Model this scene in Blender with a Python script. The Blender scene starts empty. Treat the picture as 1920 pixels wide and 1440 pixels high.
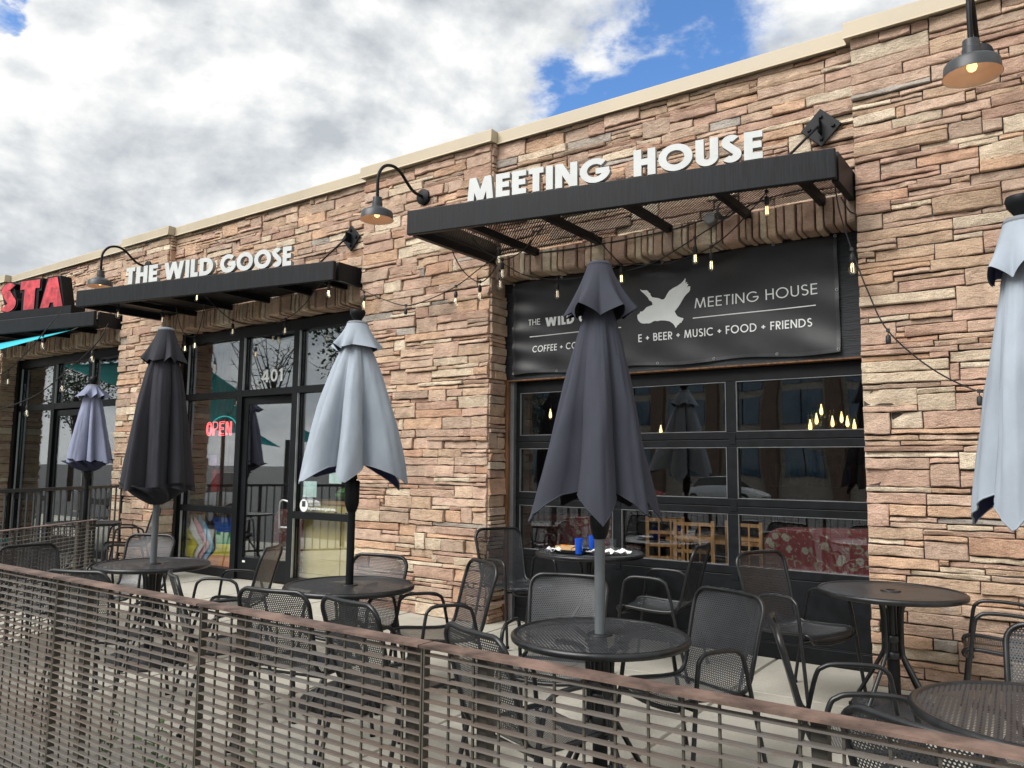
import bpy, math, random
from mathutils import Vector, Matrix, noise as mnoise

# ------------------------------------------------------------------ camera
SC = bpy.context.scene
COL = SC.collection
RAD = math.radians
CAM = (0.0, -6.1728, 1.5)

def camera():
    yaw, pitch, roll = RAD(35.587), RAD(6.0045), RAD(0.575)
    d0 = Vector((-math.sin(yaw), math.cos(yaw), 0)); r0 = Vector((math.cos(yaw), math.sin(yaw), 0)); z = Vector((0, 0, 1))
    d = d0 * math.cos(pitch) + z * math.sin(pitch)
    u = z * math.cos(pitch) - d0 * math.sin(pitch)
    r = r0 * math.cos(roll) + u * math.sin(roll)
    u = u * math.cos(roll) - r0 * math.sin(roll)
    cam = bpy.data.cameras.new('camera')
    cam.sensor_width = 36; cam.sensor_fit = 'HORIZONTAL'; cam.lens = 1480 / 1920 * 36
    cam.clip_start = 0.05; cam.clip_end = 2000
    o = bpy.data.objects.new('camera', cam)
    o.matrix_world = Matrix(((r.x, u.x, -d.x, CAM[0]), (r.y, u.y, -d.y, CAM[1]), (r.z, u.z, -d.z, CAM[2]), (0, 0, 0, 1)))
    COL.objects.link(o); SC.camera = o
    return r, u, d
CR, CU, CD = camera()

def to_pixel(p):
    v = Vector(p) - Vector(CAM); k = v.dot(CD)
    if k < 0.05: return None
    return (960 + 1480 * v.dot(CR) / k, 720 - 1480 * v.dot(CU) / k)

# ------------------------------------------------------------------ node helpers
class NT:
    def __init__(s, nt): s.nt = nt; nt.nodes.clear()
    def n(s, t, props=None, **inp):
        nd = s.nt.nodes.new(t)
        for k, v in (props or {}).items(): setattr(nd, k, v)
        for k, v in inp.items():
            key = int(k[1:]) if k[0] == '_' and k[1:].isdigit() else k.replace('_', ' ')
            sock = nd.inputs[key]
            if isinstance(v, bpy.types.NodeSocket): s.nt.links.new(v, sock)
            elif isinstance(v, bpy.types.Node): s.nt.links.new(v.outputs[0], sock)
            else: sock.default_value = v
        return nd
    def math(s, op, a, b=0.0, c=0.0, clamp=False):
        return s.n('ShaderNodeMath', {'operation': op, 'use_clamp': clamp}, _0=a, _1=b, _2=c).outputs[0]
    def vec(s, op, a, b=(0, 0, 0)):
        nd = s.n('ShaderNodeVectorMath', {'operation': op}, _0=a, _1=b)
        return nd.outputs['Value'] if op in ('LENGTH', 'DOT_PRODUCT', 'DISTANCE') else nd.outputs[0]
    def ss(s, x, lo, hi):
        return s.n('ShaderNodeMapRange', {'interpolation_type': 'SMOOTHSTEP'}, _0=x, _1=lo, _2=hi, _3=0.0, _4=1.0).outputs[0]
    def mix(s, f, a, b, mode='MIX'):
        nd = s.nt.nodes.new('ShaderNodeMix'); nd.data_type = 'RGBA'; nd.blend_type = mode
        for k, v in ((0, f), (6, a), (7, b)):
            if isinstance(v, bpy.types.NodeSocket): s.nt.links.new(v, nd.inputs[k])
            else: nd.inputs[k].default_value = v if k == 0 else (*v[:3], 1)
        return nd.outputs[2]
    def noise(s, vec, scale, detail=4.0, rough=0.55, dist=0.0):
        return s.n('ShaderNodeTexNoise', None, Vector=vec, Scale=scale, Detail=detail, Roughness=rough, Distortion=dist).outputs[0]
    def ramp(s, fac, stops):
        nd = s.n('ShaderNodeValToRGB', None, Fac=fac); el = nd.color_ramp.elements
        while len(el) < len(stops): el.new(0.5)
        for e, (p, c) in zip(el, stops): e.position = p; e.color = (*c[:3], 1)
        return nd.outputs[0]

# ------------------------------------------------------------------ sky, sun, exposure
SUN_ELEV, SUN_AZ = 44.0, -112.0       # azimuth of the sun seen from the scene, degrees from +x

def world():
    w = bpy.data.worlds.new('World'); SC.world = w; w.use_nodes = True
    t = NT(w.node_tree)
    sky = t.n('ShaderNodeTexSky', {'sky_type': 'NISHITA', 'sun_disc': False, 'sun_elevation': RAD(SUN_ELEV),
                                   'sun_rotation': RAD(90 - SUN_AZ), 'altitude': 1600.0, 'air_density': 1.0, 'dust_density': 0.3, 'ozone_density': 2.0})
    g = t.n('ShaderNodeTexCoord').outputs['Generated']
    p = t.vec('MULTIPLY', g, (2.1, 2.1, 3.4))
    def fbm(off, sc, det, rough, dist): return t.noise(t.vec('ADD', p, off), sc, det, rough, dist)
    big = fbm((1.7, 4.2, 0.6), 0.80, 3.0, 0.5, 0.2)
    A1 = (7.3, 2.1, 0.0); dl = (0.055 * math.cos(RAD(SUN_AZ)), 0.055 * math.sin(RAD(SUN_AZ)), 0.09)
    mid = fbm(A1, 1.35, 14.0, 0.56, 0.10)
    mid2 = fbm(tuple(a + d for a, d in zip(A1, dl)), 1.35, 14.0, 0.56, 0.10)
    fine = fbm((3.1, 9.7, 0), 5.0, 12.0, 0.58, 0.15)
    # where the cloud layer breaks open
    cover = t.math('ADD', t.math('MULTIPLY', big, 0.5), t.math('MULTIPLY', mid, 0.5))
    wob = t.math('ADD', t.math('MULTIPLY', t.math('SUBTRACT', mid, 0.5), 0.34), t.math('MULTIPLY', t.math('SUBTRACT', fine, 0.5), 0.20))
    mask = t.ss(cover, 0.27, 0.36)
    for c, rad in GAPS:
        d = t.vec('DISTANCE', g, c)
        mask = t.math('MULTIPLY', mask, t.ss(t.math('ADD', d, t.math('MULTIPLY', wob, 1.0) if rad > 0.035 else t.math('MULTIPLY', t.math('SUBTRACT', fine, 0.5), 0.16)), rad * 0.5, rad * 1.45))
    mask = t.math('MAXIMUM', mask, t.math('MULTIPLY', t.ss(t.math('ADD', t.math('MULTIPLY', fine, 0.6), t.math('MULTIPLY', mid, 0.4)), 0.475, 0.60), 0.85))
    # billows: brighter where the cloud thins out toward the sun, greyer where it is thick overhead
    relief = t.math('MULTIPLY', t.math('SUBTRACT', mid, mid2), 3.3)
    lit = t.math('ADD', t.math('ADD', 0.60, relief), t.math('MULTIPLY', t.math('SUBTRACT', 0.5, big), 0.6))
    lit = t.math('ADD', lit, t.math('MULTIPLY', t.math('SUBTRACT', mid, 0.5), 0.55))
    lit = t.math('ADD', lit, t.math('MULTIPLY', t.math('SUBTRACT', 1.0, mask), 0.25))
    cl = t.ramp(lit, [(0.20, (0.280, 0.300, 0.322)), (0.40, (0.370, 0.386, 0.400)), (0.54, (0.445, 0.455, 0.460)), (0.68, (0.520, 0.522, 0.516))])
    skyc = t.mix(1.0, sky.outputs[0], (SKYK * 0.72, SKYK * 0.97, SKYK * 1.18), 'MULTIPLY')
    col = t.mix(mask, skyc, cl)
    bg = t.n('ShaderNodeBackground', None, Color=col, Strength=CLOUDK)
    out = t.n('ShaderNodeOutputWorld', None, Surface=bg)

def direction(px, py):
    v = CR * ((px - 960) / 1480) + CU * (-(py - 720) / 1480) + CD
    return tuple(v.normalized())

CLOUDK = 0.80
SKYK = 0.105          # Nishita strength
GAPS = [(direction(1285, 75), 0.078), (direction(1100, 200), 0.045), (direction(1200, 140), 0.05), (direction(15, 35), 0.016)]
world()

def sun():
    l = bpy.data.lights.new('sun', 'SUN'); l.energy = 1.8; l.angle = RAD(40); l.color = (1.0, 0.975, 0.94)
    o = bpy.data.objects.new('sun', l); COL.objects.link(o)
    e, a = RAD(SUN_ELEV), RAD(SUN_AZ)
    v = Vector((math.cos(e) * math.cos(a), math.cos(e) * math.sin(a), math.sin(e)))
    o.rotation_euler = v.to_track_quat('Z', 'Y').to_euler()
sun()
SC.view_settings.view_transform = 'Standard'; SC.view_settings.look = 'None'
SC.view_settings.gamma = 1.0; SC.view_settings.use_curve_mapping = False
SC.view_settings.exposure = 1.28
SC.render.engine = 'CYCLES'
SC.cycles.transparent_max_bounces = 40
SC.cycles.max_bounces = 8

# ------------------------------------------------------------------ materials
def srgb(r, g, b):
    f = lambda c: c / 12.92 if c <= 0.04045 else ((c + 0.055) / 1.055) ** 2.4
    return (f(r / 255), f(g / 255), f(b / 255))

MATS = {}
def mat(name, col, rough=0.6, metal=0.0, var=0.12, scale=6.0, bump=0.0, bscale=60.0, spec=0.5, emit=None, ek=1.0, stretch=None, edge=None):
    if name in MATS: return MATS[name]
    m = bpy.data.materials.new(name); m.use_nodes = True; MATS[name] = m
    t = NT(m.node_tree)
    co = t.n('ShaderNodeTexCoord').outputs['Object']
    if stretch: co = t.vec('MULTIPLY', co, stretch)
    n1 = t.noise(co, scale, 6.0, 0.6)
    dark = tuple(c * (1 - var * 1.6) for c in col); lite = tuple(min(1, c * (1 + var * 1.3)) for c in col)
    c = t.mix(t.ss(n1, 0.3, 0.7), dark, lite)
    b = t.n('ShaderNodeBsdfPrincipled', None, Roughness=rough, Metallic=metal)
    b.inputs['Specular IOR Level'].default_value = spec
    t.nt.links.new(c, b.inputs['Base Color'])
    r = t.math('ADD', t.math('MULTIPLY', t.math('SUBTRACT', n1, 0.5), 0.25), rough, clamp=True)
    t.nt.links.new(r, b.inputs['Roughness'])
    if bump:
        bn = t.n('ShaderNodeBump', None, Strength=bump, Distance=0.01, Height=t.noise(co, bscale, 6.0, 0.6))
        t.nt.links.new(bn.outputs[0], b.inputs['Normal'])
    if emit:
        b.inputs['Emission Color'].default_value = (*emit, 1); b.inputs['Emission Strength'].default_value = ek
    t.n('ShaderNodeOutputMaterial', None, Surface=b)
    return m

def stone_mat():
    m = bpy.data.materials.new('ledge_stone'); m.use_nodes = True
    t = NT(m.node_tree)
    co = t.n('ShaderNodeTexCoord').outputs['Object']
    a = t.n('ShaderNodeAttribute', {'attribute_name': 'Col'}).outputs['Color']
    n1 = t.noise(co, 7.0, 8.0, 0.62, 0.4)
    n2 = t.noise(t.vec('MULTIPLY', co, (1, 1, 2.4)), 26.0, 8.0, 0.65)
    n3 = t.noise(t.vec('ADD', co, (5, 3, 8)), 3.2, 4.0, 0.6)
    c = t.mix(t.ss(n1, 0.25, 0.75), (0.78, 0.75, 0.73), (1.18, 1.18, 1.17))
    c = t.mix(1.0, a, c, 'MULTIPLY')
    c = t.mix(1.0, c, t.mix(t.ss(t.noise(co, 150.0, 4.0, 0.75), 0.3, 0.7), (0.74, 0.72, 0.70), (1.2, 1.2, 1.2)), 'MULTIPLY')
    c = t.mix(t.math('MULTIPLY', t.ss(n3, 0.62, 0.80), 0.35), c, (0.36, 0.355, 0.34))
    c = t.mix(t.math('MULTIPLY', t.ss(n2, 0.5, 0.8), 0.28), c, (0.60, 0.52, 0.42))
    c = t.mix(t.math('MULTIPLY', t.ss(n2, 0.46, 0.25), 0.35), c, (0.16, 0.12, 0.095))
    n4 = t.noise(t.vec('MULTIPLY', co, (0.8, 0.8, 1.6)), 16.0, 10.0, 0.68, 0.8)
    h = t.math('ADD', t.math('MULTIPLY', n4, 1.1), t.math('ADD', t.math('MULTIPLY', n2, 0.5), t.math('MULTIPLY', t.noise(co, 120.0, 5.0, 0.75), 0.38)))
    bn = t.n('ShaderNodeBump', None, Strength=1.0, Distance=0.022, Height=h)
    b = t.n('ShaderNodeBsdfPrincipled', None, Base_Color=c, Roughness=0.88, Normal=bn.outputs[0])
    b.inputs['Specular IOR Level'].default_value = 0.25
    t.n('ShaderNodeOutputMaterial', None, Surface=b)
    return m

def perforated(name, col, pitch, rad, sx=1.0, rough=0.42, spec=0.5):
    """sheet metal with a staggered grid of round holes, laid out in the sheet's own metres (UV)"""
    m = bpy.data.materials.new(name); m.use_nodes = True
    t = NT(m.node_tree)
    tc = t.n('ShaderNodeTexCoord')
    k = t.vec('MULTIPLY', tc.outputs['UV'], (1 / pitch, 1 / (pitch * 1.732 * sx), 1))
    ds = []
    for off in ((0, 0, 0), (0.5, 0.5, 0)):
        q = t.vec('MULTIPLY', t.vec('SUBTRACT', t.vec('FRACTION', t.vec('ADD', k, off)), (0.5, 0.5, 0)), (1, 1.732, 0))
        ds.append(t.vec('LENGTH', q))
    hole = t.math('LESS_THAN', t.math('MINIMUM', *ds), rad)
    n1 = t.noise(tc.outputs['Object'], 14.0, 5.0, 0.6)
    c = t.mix(t.ss(n1, 0.3, 0.7), tuple(x * 0.75 for x in col), tuple(x * 1.4 for x in col))
    b = t.n('ShaderNodeBsdfPrincipled', None, Base_Color=c, Roughness=t.math('ADD', rough - 0.12, t.math('MULTIPLY', n1, 0.25)))
    b.inputs['Specular IOR Level'].default_value = spec
    tr = t.n('ShaderNodeBsdfTransparent')
    mx = t.n('ShaderNodeMixShader', None, _0=hole, _1=b, _2=tr)
    t.n('ShaderNodeOutputMaterial', None, Surface=mx)
    return m

def glass_mat(name, r0, tint, wav=0.0):
    m = bpy.data.materials.new(name); m.use_nodes = True
    t = NT(m.node_tree)
    f = t.n('ShaderNodeLayerWeight', None, Blend=0.5).outputs['Facing']
    fac = t.math('ADD', r0, t.math('MULTIPLY', t.math('POWER', f, 5.0), 1 - r0), clamp=True)
    tr = t.n('ShaderNodeBsdfTransparent', None, Color=(*tint, 1))
    gl = t.n('ShaderNodeBsdfGlossy', None, Roughness=0.0, Color=(0.95, 0.98, 1.0, 1))
    if wav:
        co = t.n('ShaderNodeTexCoord').outputs['Object']
        bn = t.n('ShaderNodeBump', None, Strength=wav, Distance=0.02, Height=t.noise(co, 1.6, 1.0, 0.4))
        t.nt.links.new(bn.outputs[0], gl.inputs['Normal'])
    mx = t.n('ShaderNodeMixShader', None, _0=fac, _1=tr, _2=gl)
    t.n('ShaderNodeOutputMaterial', None, Surface=mx)
    return m

def floral_mat():
    m = bpy.data.materials.new('floral_fabric'); m.use_nodes = True
    t = NT(m.node_tree)
    co = t.n('ShaderNodeTexCoord').outputs['Object']
    v = t.n('ShaderNodeTexVoronoi', None, Vector=co, Scale=9.0)
    n1 = t.noise(co, 22.0, 6.0, 0.6, 1.2)
    d = t.math('ADD', v.outputs['Distance'], t.math('MULTIPLY', t.math('SUBTRACT', n1, 0.5), 0.45))
    c = t.mix(t.ss(d, 0.32, 0.24), (0.20, 0.036, 0.036), (0.36, 0.33, 0.25))
    c = t.mix(t.ss(t.noise(co, 13.0, 3.0, 0.5, 2.0), 0.56, 0.62), c, (0.26, 0.22, 0.15))
    c = t.mix(t.ss(d, 0.10, 0.05), c, (0.35, 0.12, 0.10))
    b = t.n('ShaderNodeBsdfPrincipled', None, Base_Color=c, Roughness=0.9)
    t.n('ShaderNodeOutputMaterial', None, Surface=b)
    return m

M_STONE = stone_mat()
M_GROUT = mat('grout', (0.055, 0.045, 0.038), 0.95, bump=0.4)
M_COPING = mat('beige_metal', srgb(178, 165, 141), 0.5, var=0.05, scale=2)
M_BLACK = mat('black_paint', (0.0045, 0.0055, 0.007), 0.5, var=0.25, scale=9, spec=0.22)
M_STEEL = mat('black_steel', (0.006, 0.0074, 0.0098), 0.5, spec=0.25, var=0.5, scale=3, stretch=(30, 30, 1.2), bump=0.08, bscale=9)
M_FRAME = mat('dark_bronze', (0.0055, 0.0066, 0.008), 0.45, spec=0.25, var=0.15, scale=3)
M_ALU = mat('aluminium', (0.42, 0.43, 0.44), 0.35, metal=0.6, var=0.1)
M_BOARD = mat('black_board', (0.014, 0.018, 0.022), 0.6, var=0.5, scale=5, stretch=(0.8, 1, 14), bump=0.5, bscale=7)
M_WOOD = mat('cedar_wood', srgb(118, 82, 52), 0.7, var=0.35, scale=4, stretch=(9, 9, 0.8), bump=0.2)
M_WHITE = mat('white_letter', srgb(198, 201, 200), 0.45, var=0.04)
M_PRINT = mat('white_print', srgb(228, 232, 230), 0.55, var=0.03)
M_VINYL = mat('black_vinyl', (0.015, 0.016, 0.018), 0.46, var=0.2, scale=3, bump=0.12, bscale=4)
M_TUBE = mat('black_tube', (0.0085, 0.0095, 0.011), 0.36, var=0.3, scale=20)
M_GRILLE = perforated('perforated_steel', (0.018, 0.020, 0.0235), 0.0125, 0.265, rough=0.40, spec=0.8)
M_TOPGRILLE = perforated('perforated_tabletop', (0.018, 0.020, 0.0235), 0.0190, 0.20, rough=0.46, spec=0.8)
M_EXPAND = perforated('expanded_metal', (0.012, 0.012, 0.012), 0.030, 0.27, sx=0.6, rough=0.6)
M_TABLESOLID = mat('table_solid', (0.022, 0.023, 0.026), 0.36, var=0.45, scale=7)
M_RUST = mat('rusty_steel', srgb(106, 86, 77), 0.5, var=0.45, scale=5, bump=0.25, bscale=80)
M_RUST2 = None
def slat_mat():
    m = bpy.data.materials.new('weathered_slat'); m.use_nodes = True; t = NT(m.node_tree)
    tc = t.n('ShaderNodeTexCoord'); inf = t.n('ShaderNodeObjectInfo')
    co = t.vec('ADD', tc.outputs['Object'], t.vec('MULTIPLY', inf.outputs['Location'], (1.0, 1.0, 2.5)))
    n1 = t.noise(co, 1.6, 5.0, 0.6); n2 = t.noise(co, 22.0, 5.0, 0.65)
    c = t.mix(t.ss(n1, 0.36, 0.60), srgb(98, 87, 79), srgb(103, 99, 95))
    c = t.mix(t.ss(n2, 0.25, 0.5), srgb(100, 88, 80), c)
    b = t.n('ShaderNodeBsdfPrincipled', None, Base_Color=c, Roughness=t.math('ADD', 0.28, t.math('MULTIPLY', n2, 0.25)))
    t.n('ShaderNodeOutputMaterial', None, Surface=b); return m
M_RUST2 = slat_mat()
M_POST = mat('dark_post', srgb(74, 70, 62), 0.6, var=0.3, scale=6)
def concrete_mat():
    m = bpy.data.materials.new('concrete'); m.use_nodes = True; t = NT(m.node_tree)
    co = t.n('ShaderNodeTexCoord').outputs['Object']
    n1 = t.noise(co, 1.3, 8.0, 0.6, 0.3); n2 = t.noise(co, 9.0, 8.0, 0.65); n3 = t.noise(co, 140.0, 4.0, 0.7)
    c = t.mix(t.ss(n1, 0.3, 0.7), srgb(168, 163, 150), srgb(196, 192, 180))
    c = t.mix(t.math('MULTIPLY', t.ss(n2, 0.56, 0.75), 0.5), c, srgb(132, 126, 114))
    c = t.mix(t.ss(n3, 0.25, 0.75), tuple(x * 0.8 for x in srgb(178, 174, 162)), c)
    bn = t.n('ShaderNodeBump', None, Strength=0.4, Distance=0.01, Height=n3)
    b = t.n('ShaderNodeBsdfPrincipled', None, Base_Color=c, Roughness=0.88, Normal=bn.outputs[0])
    t.n('ShaderNodeOutputMaterial', None, Surface=b); return m
M_CONC = concrete_mat()
M_ASPHALT = mat('asphalt', (0.055, 0.055, 0.057), 0.9, var=0.25, scale=2, bump=0.3, bscale=90)
M_GLASS = glass_mat('window_glass', 0.21, (0.93, 0.95, 0.94), 0.02)
M_GGLASS = glass_mat('garage_glass', 0.10, (0.92, 0.94, 0.95), 0.10)
M_CLEAR = glass_mat('clear_glass', 0.04, (0.97, 0.98, 0.98))
M_FLORAL = floral_mat()
M_LAMP = mat('lamp_grey', (0.033, 0.037, 0.042), 0.45, var=0.1)
M_LAMPIN = mat('lamp_inside', srgb(206, 180, 160), 0.5, var=0.04)

# ------------------------------------------------------------------ mesh builder
def wloc(o):
    v = Vector((0, 0, 0))
    while o is not None:
        v += o.location; o = o.parent
    return v

class MB:
    def __init__(s): s.v = []; s.f = []; s.mi = []; s.uv = {}; s.col = []; s.cur = 0; s.curcol = None; s.smooth = True
    def vert(s, p, uv=None):
        s.v.append(tuple(p)); s.col.append(s.curcol)
        if uv is not None: s.uv[len(s.v) - 1] = uv
        return len(s.v) - 1
    def face(s, idx): s.f.append(tuple(idx)); s.mi.append(s.cur)
    def poly(s, pts): s.face([s.vert(p) for p in pts])
    def box(s, a, b):
        x0, x1 = sorted((a[0], b[0])); y0, y1 = sorted((a[1], b[1])); z0, z1 = sorted((a[2], b[2]))
        i = [s.vert(p) for p in ((x0, y0, z0), (x1, y0, z0), (x1, y1, z0), (x0, y1, z0), (x0, y0, z1), (x1, y0, z1), (x1, y1, z1), (x0, y1, z1))]
        for q in ((0, 3, 2, 1), (4, 5, 6, 7), (0, 1, 5, 4), (1, 2, 6, 5), (2, 3, 7, 6), (3, 0, 4, 7)): s.face([i[k] for k in q])
        return s
    def obox(s, c, ax, ay, az):
        """oriented box: centre and three half-axis vectors"""
        c, ax, ay, az = map(Vector, (c, ax, ay, az))
        i = [s.vert(c + ax * a + ay * b + az * d) for d in (-1, 1) for a, b in ((-1, -1), (1, -1), (1, 1), (-1, 1))]
        for q in ((0, 3, 2, 1), (4, 5, 6, 7), (0, 1, 5, 4), (1, 2, 6, 5), (2, 3, 7, 6), (3, 0, 4, 7)): s.face([i[k] for k in q])
        return s
    def prism(s, pts, vec):
        """closed polygon (3D points) swept along vec"""
        n = len(pts); v = Vector(vec)
        a = [s.vert(p) for p in pts]; b = [s.vert(Vector(p) + v) for p in pts]
        s.face(a[::-1]); s.face(b)
        for k in range(n): s.face((a[k], a[(k + 1) % n], b[(k + 1) % n], b[k]))
        return s
    def tube(s, path, r, seg=8, closed=False, cap=True):
        P = [Vector(p) for p in path]; n = len(P); rings = []
        up = None
        for i, p in enumerate(P):
            if closed: d = P[(i + 1) % n] - P[i - 1]
            else: d = P[min(i + 1, n - 1)] - P[max(i - 1, 0)]
            d.normalize()
            if up is None: up = d.orthogonal().normalized()
            up = (up - d * up.dot(d)); up = up.normalized() if up.length > 1e-6 else d.orthogonal().normalized()
            w = d.cross(up); rr = r[i] if isinstance(r, (list, tuple)) else r
            rings.append([s.vert(p + (up * math.cos(2 * math.pi * k / seg) + w * math.sin(2 * math.pi * k / seg)) * rr) for k in range(seg)])
        for i in range(n if closed else n - 1):
            a, b = rings[i], rings[(i + 1) % n]
            for k in range(seg): s.face((a[k], a[(k + 1) % seg], b[(k + 1) % seg], b[k]))
        if cap and not closed: s.face(rings[0][::-1]); s.face(rings[-1])
        return s
    def lathe(s, prof, c=(0, 0, 0), seg=24, cap=True):
        """profile of (radius, z) about a vertical axis at c"""
        rings = [[s.vert((c[0] + r * math.cos(2 * math.pi * k / seg), c[1] + r * math.sin(2 * math.pi * k / seg), c[2] + z)) for k in range(seg)] for r, z in prof]
        for a, b in zip(rings, rings[1:]):
            for k in range(seg): s.face((a[k], a[(k + 1) % seg], b[(k + 1) % seg], b[k]))
        if cap: s.face(rings[0][::-1]); s.face(rings[-1])
        return s
    def grid(s, nu, nv, fn, uvfn=None, flip=False):
        ids = [[s.vert(fn(i / nu, j / nv), uvfn(i / nu, j / nv) if uvfn else None) for j in range(nv + 1)] for i in range(nu + 1)]
        for i in range(nu):
            for j in range(nv):
                q = (ids[i][j], ids[i + 1][j], ids[i + 1][j + 1], ids[i][j + 1])
                s.face(q[::-1] if flip else q)
        return ids
    def build(s, name, m, parent=None, local=False, smooth=None, bevel=0.0):
        me = bpy.data.meshes.new(name)
        off = Vector((0, 0, 0)) if (parent is None or local) else wloc(parent)
        vs = s.v if off.length == 0 else [(a - off.x, b - off.y, c - off.z) for a, b, c in s.v]
        me.from_pydata(vs, [], s.f)
        for x in (m if isinstance(m, (list, tuple)) else [m]): me.materials.append(x)
        me.polygons.foreach_set('material_index', s.mi)
        if s.uv:
            ul = me.uv_layers.new(name='UVMap')
            li = [0] * len(me.loops); me.loops.foreach_get('vertex_index', li)
            flat = []
            for vi in li: flat.extend(s.uv.get(vi, (0, 0)))
            ul.data.foreach_set('uv', flat)
        if s.col and s.col[0] is not None:
            at = me.color_attributes.new('Col', 'FLOAT_COLOR', 'POINT')
            flat = []
            for c in s.col: flat.extend((*c, 1))
            at.data.foreach_set('color', flat)
        me.update()
        if smooth is None: smooth = False
        if smooth:
            me.polygons.foreach_set('use_smooth', [True] * len(me.polygons))
            if smooth != True: me.set_sharp_from_angle(angle=RAD(smooth))
        o = bpy.data.objects.new(name, me); COL.objects.link(o)
        if parent is not None: o.parent = parent
        if bevel:
            md = o.modifiers.new('bevel', 'BEVEL'); md.width = bevel; md.segments = 2; md.limit_method = 'ANGLE'; md.angle_limit = RAD(40)
        return o

def tag(o, label=None, cat=None, group=None, kind=None):
    if label: o['label'] = label
    if cat: o['category'] = cat
    if group: o['group'] = group
    if kind: o['kind'] = kind
    return o

def thing(name, label, cat, loc=(0, 0, 0), rz=0.0, group=None):
    o = bpy.data.objects.new(name, None); COL.objects.link(o); o.empty_display_size = 0.1
    o.location = loc; o.rotation_euler = (0, 0, rz)
    return tag(o, label, cat, group)

KIDS = {}
def copy_tree(root, loc=None, rz=None, label=None, group=None, sc=None, parent=None):
    c = root.copy(); COL.objects.link(c); c.parent = parent
    if loc is not None: c.location = loc
    if rz is not None: c.rotation_euler = (0, 0, rz)
    if sc is not None: c.scale = (sc, sc, sc)
    if label: c['label'] = label
    if group: c['group'] = group
    for ch in list(root.children): copy_tree(ch, parent=c)
    return c

def smooth_path(pts, n=6):
    P = [Vector(p) for p in pts]
    if len(P) < 3: return P
    Q = [P[0] * 2 - P[1]] + P + [P[-1] * 2 - P[-2]]
    out = []
    for i in range(1, len(Q) - 2):
        a, b, c, d = Q[i - 1:i + 3]
        for k in range(n):
            u = k / n
            out.append(0.5 * ((2 * b) + (c - a) * u + (2 * a - 5 * b + 4 * c - d) * u * u + (3 * b - a - 3 * c + d) * u ** 3))
    out.append(P[-1])
    return out

def gz(y): return 0.0267 * min(y, 0.0)      # the patio falls away from the building

# ------------------------------------------------------------------ ground
def ground():
    g = MB(); g.poly([(-900, -900, -0.50), (900, -900, -0.50), (900, 900, -0.50), (-900, 900, -0.50)])
    tag(g.build('ground', M_ASPHALT), kind='structure')
    w = MB(); w.box((-40, -7.4, -0.60), (14, -4.125, -0.45))
    tag(w.build('sidewalk', M_CONC), kind='structure')
    base = MB(); base.prism([(-24, 0.45, -0.02), (-24, 0.0, -0.02), (-24, -4.10, gz(-4.10) - 0.02), (-24, -4.10, -0.52), (-24, 0.45, -0.52)], (32, 0, 0))
    p = tag(base.build('patio', mat('patio_joint', (0.10, 0.095, 0.085), 0.95)), kind='structure')
    rng = random.Random(4)
    xs = [-24 + 1.22 * k for k in range(27)]; ys = [0.44, -0.62, -2.06, -3.42, -4.098]
    for i in range(26):
        for j in range(4):
            x0, x1 = xs[i] + 0.006, xs[i + 1] - 0.006; y1, y0 = ys[j] - 0.006, ys[j + 1] + 0.006
            m = MB(); dz = rng.uniform(-0.002, 0.002); e = 0.008
            rows = [y0, y1] if not (y0 < 0 < y1) else [y0, 0.0, y1]
            lo = [[m.vert((x, y, gz(y) - 0.018)) for y in rows] for x in (x0, x1)]
            hi = [[m.vert((x, min(max(y, y0 + e), y1 - e), gz(y) + dz)) for y in rows] for x in (x0 + e, x1 - e)]
            for k in range(len(rows) - 1):
                m.face((hi[0][k], hi[1][k], hi[1][k + 1], hi[0][k + 1]))
                m.face((lo[1][k], lo[1][k + 1], hi[1][k + 1], hi[1][k])); m.face((lo[0][k + 1], lo[0][k], hi[0][k], hi[0][k + 1]))
            m.face((lo[0][0], lo[1][0], hi[1][0], hi[0][0])); m.face((lo[1][-1], lo[0][-1], hi[0][-1], hi[1][-1]))
            m.build('slab', M_CONC, p)
ground()

# ------------------------------------------------------------------ the stone building
BLD = thing('stone_building', 'single-storey stone-faced restaurant building with beige coping and three storefront bays', 'building')
PIERS = [(-18.6, -15.85), (-11.72, -10.52), (-6.52, -4.70), (-1.26, 3.6)]
BAYS = [(-15.85, -11.72), (-10.52, -6.52), (-4.70, -1.26)]
TOP, LINT0, LINT1, RECESS = 4.78, 3.37, 3.60, 0.10
STONES = []      # (projected size, builder, parent)
PALETTE = [srgb(*c) for c in ((200, 172, 153), (205, 180, 158), (194, 164, 146), (187, 156, 138), (214, 197, 174), (221, 206, 184), (198, 172, 148),
                              (203, 177, 158), (190, 168, 150), (180, 172, 162), (208, 175, 148), (196, 160, 136), (172, 166, 158))]
PW = [13, 13, 11, 7, 9, 7, 13, 12, 8, 2, 9, 5, 1]

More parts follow.
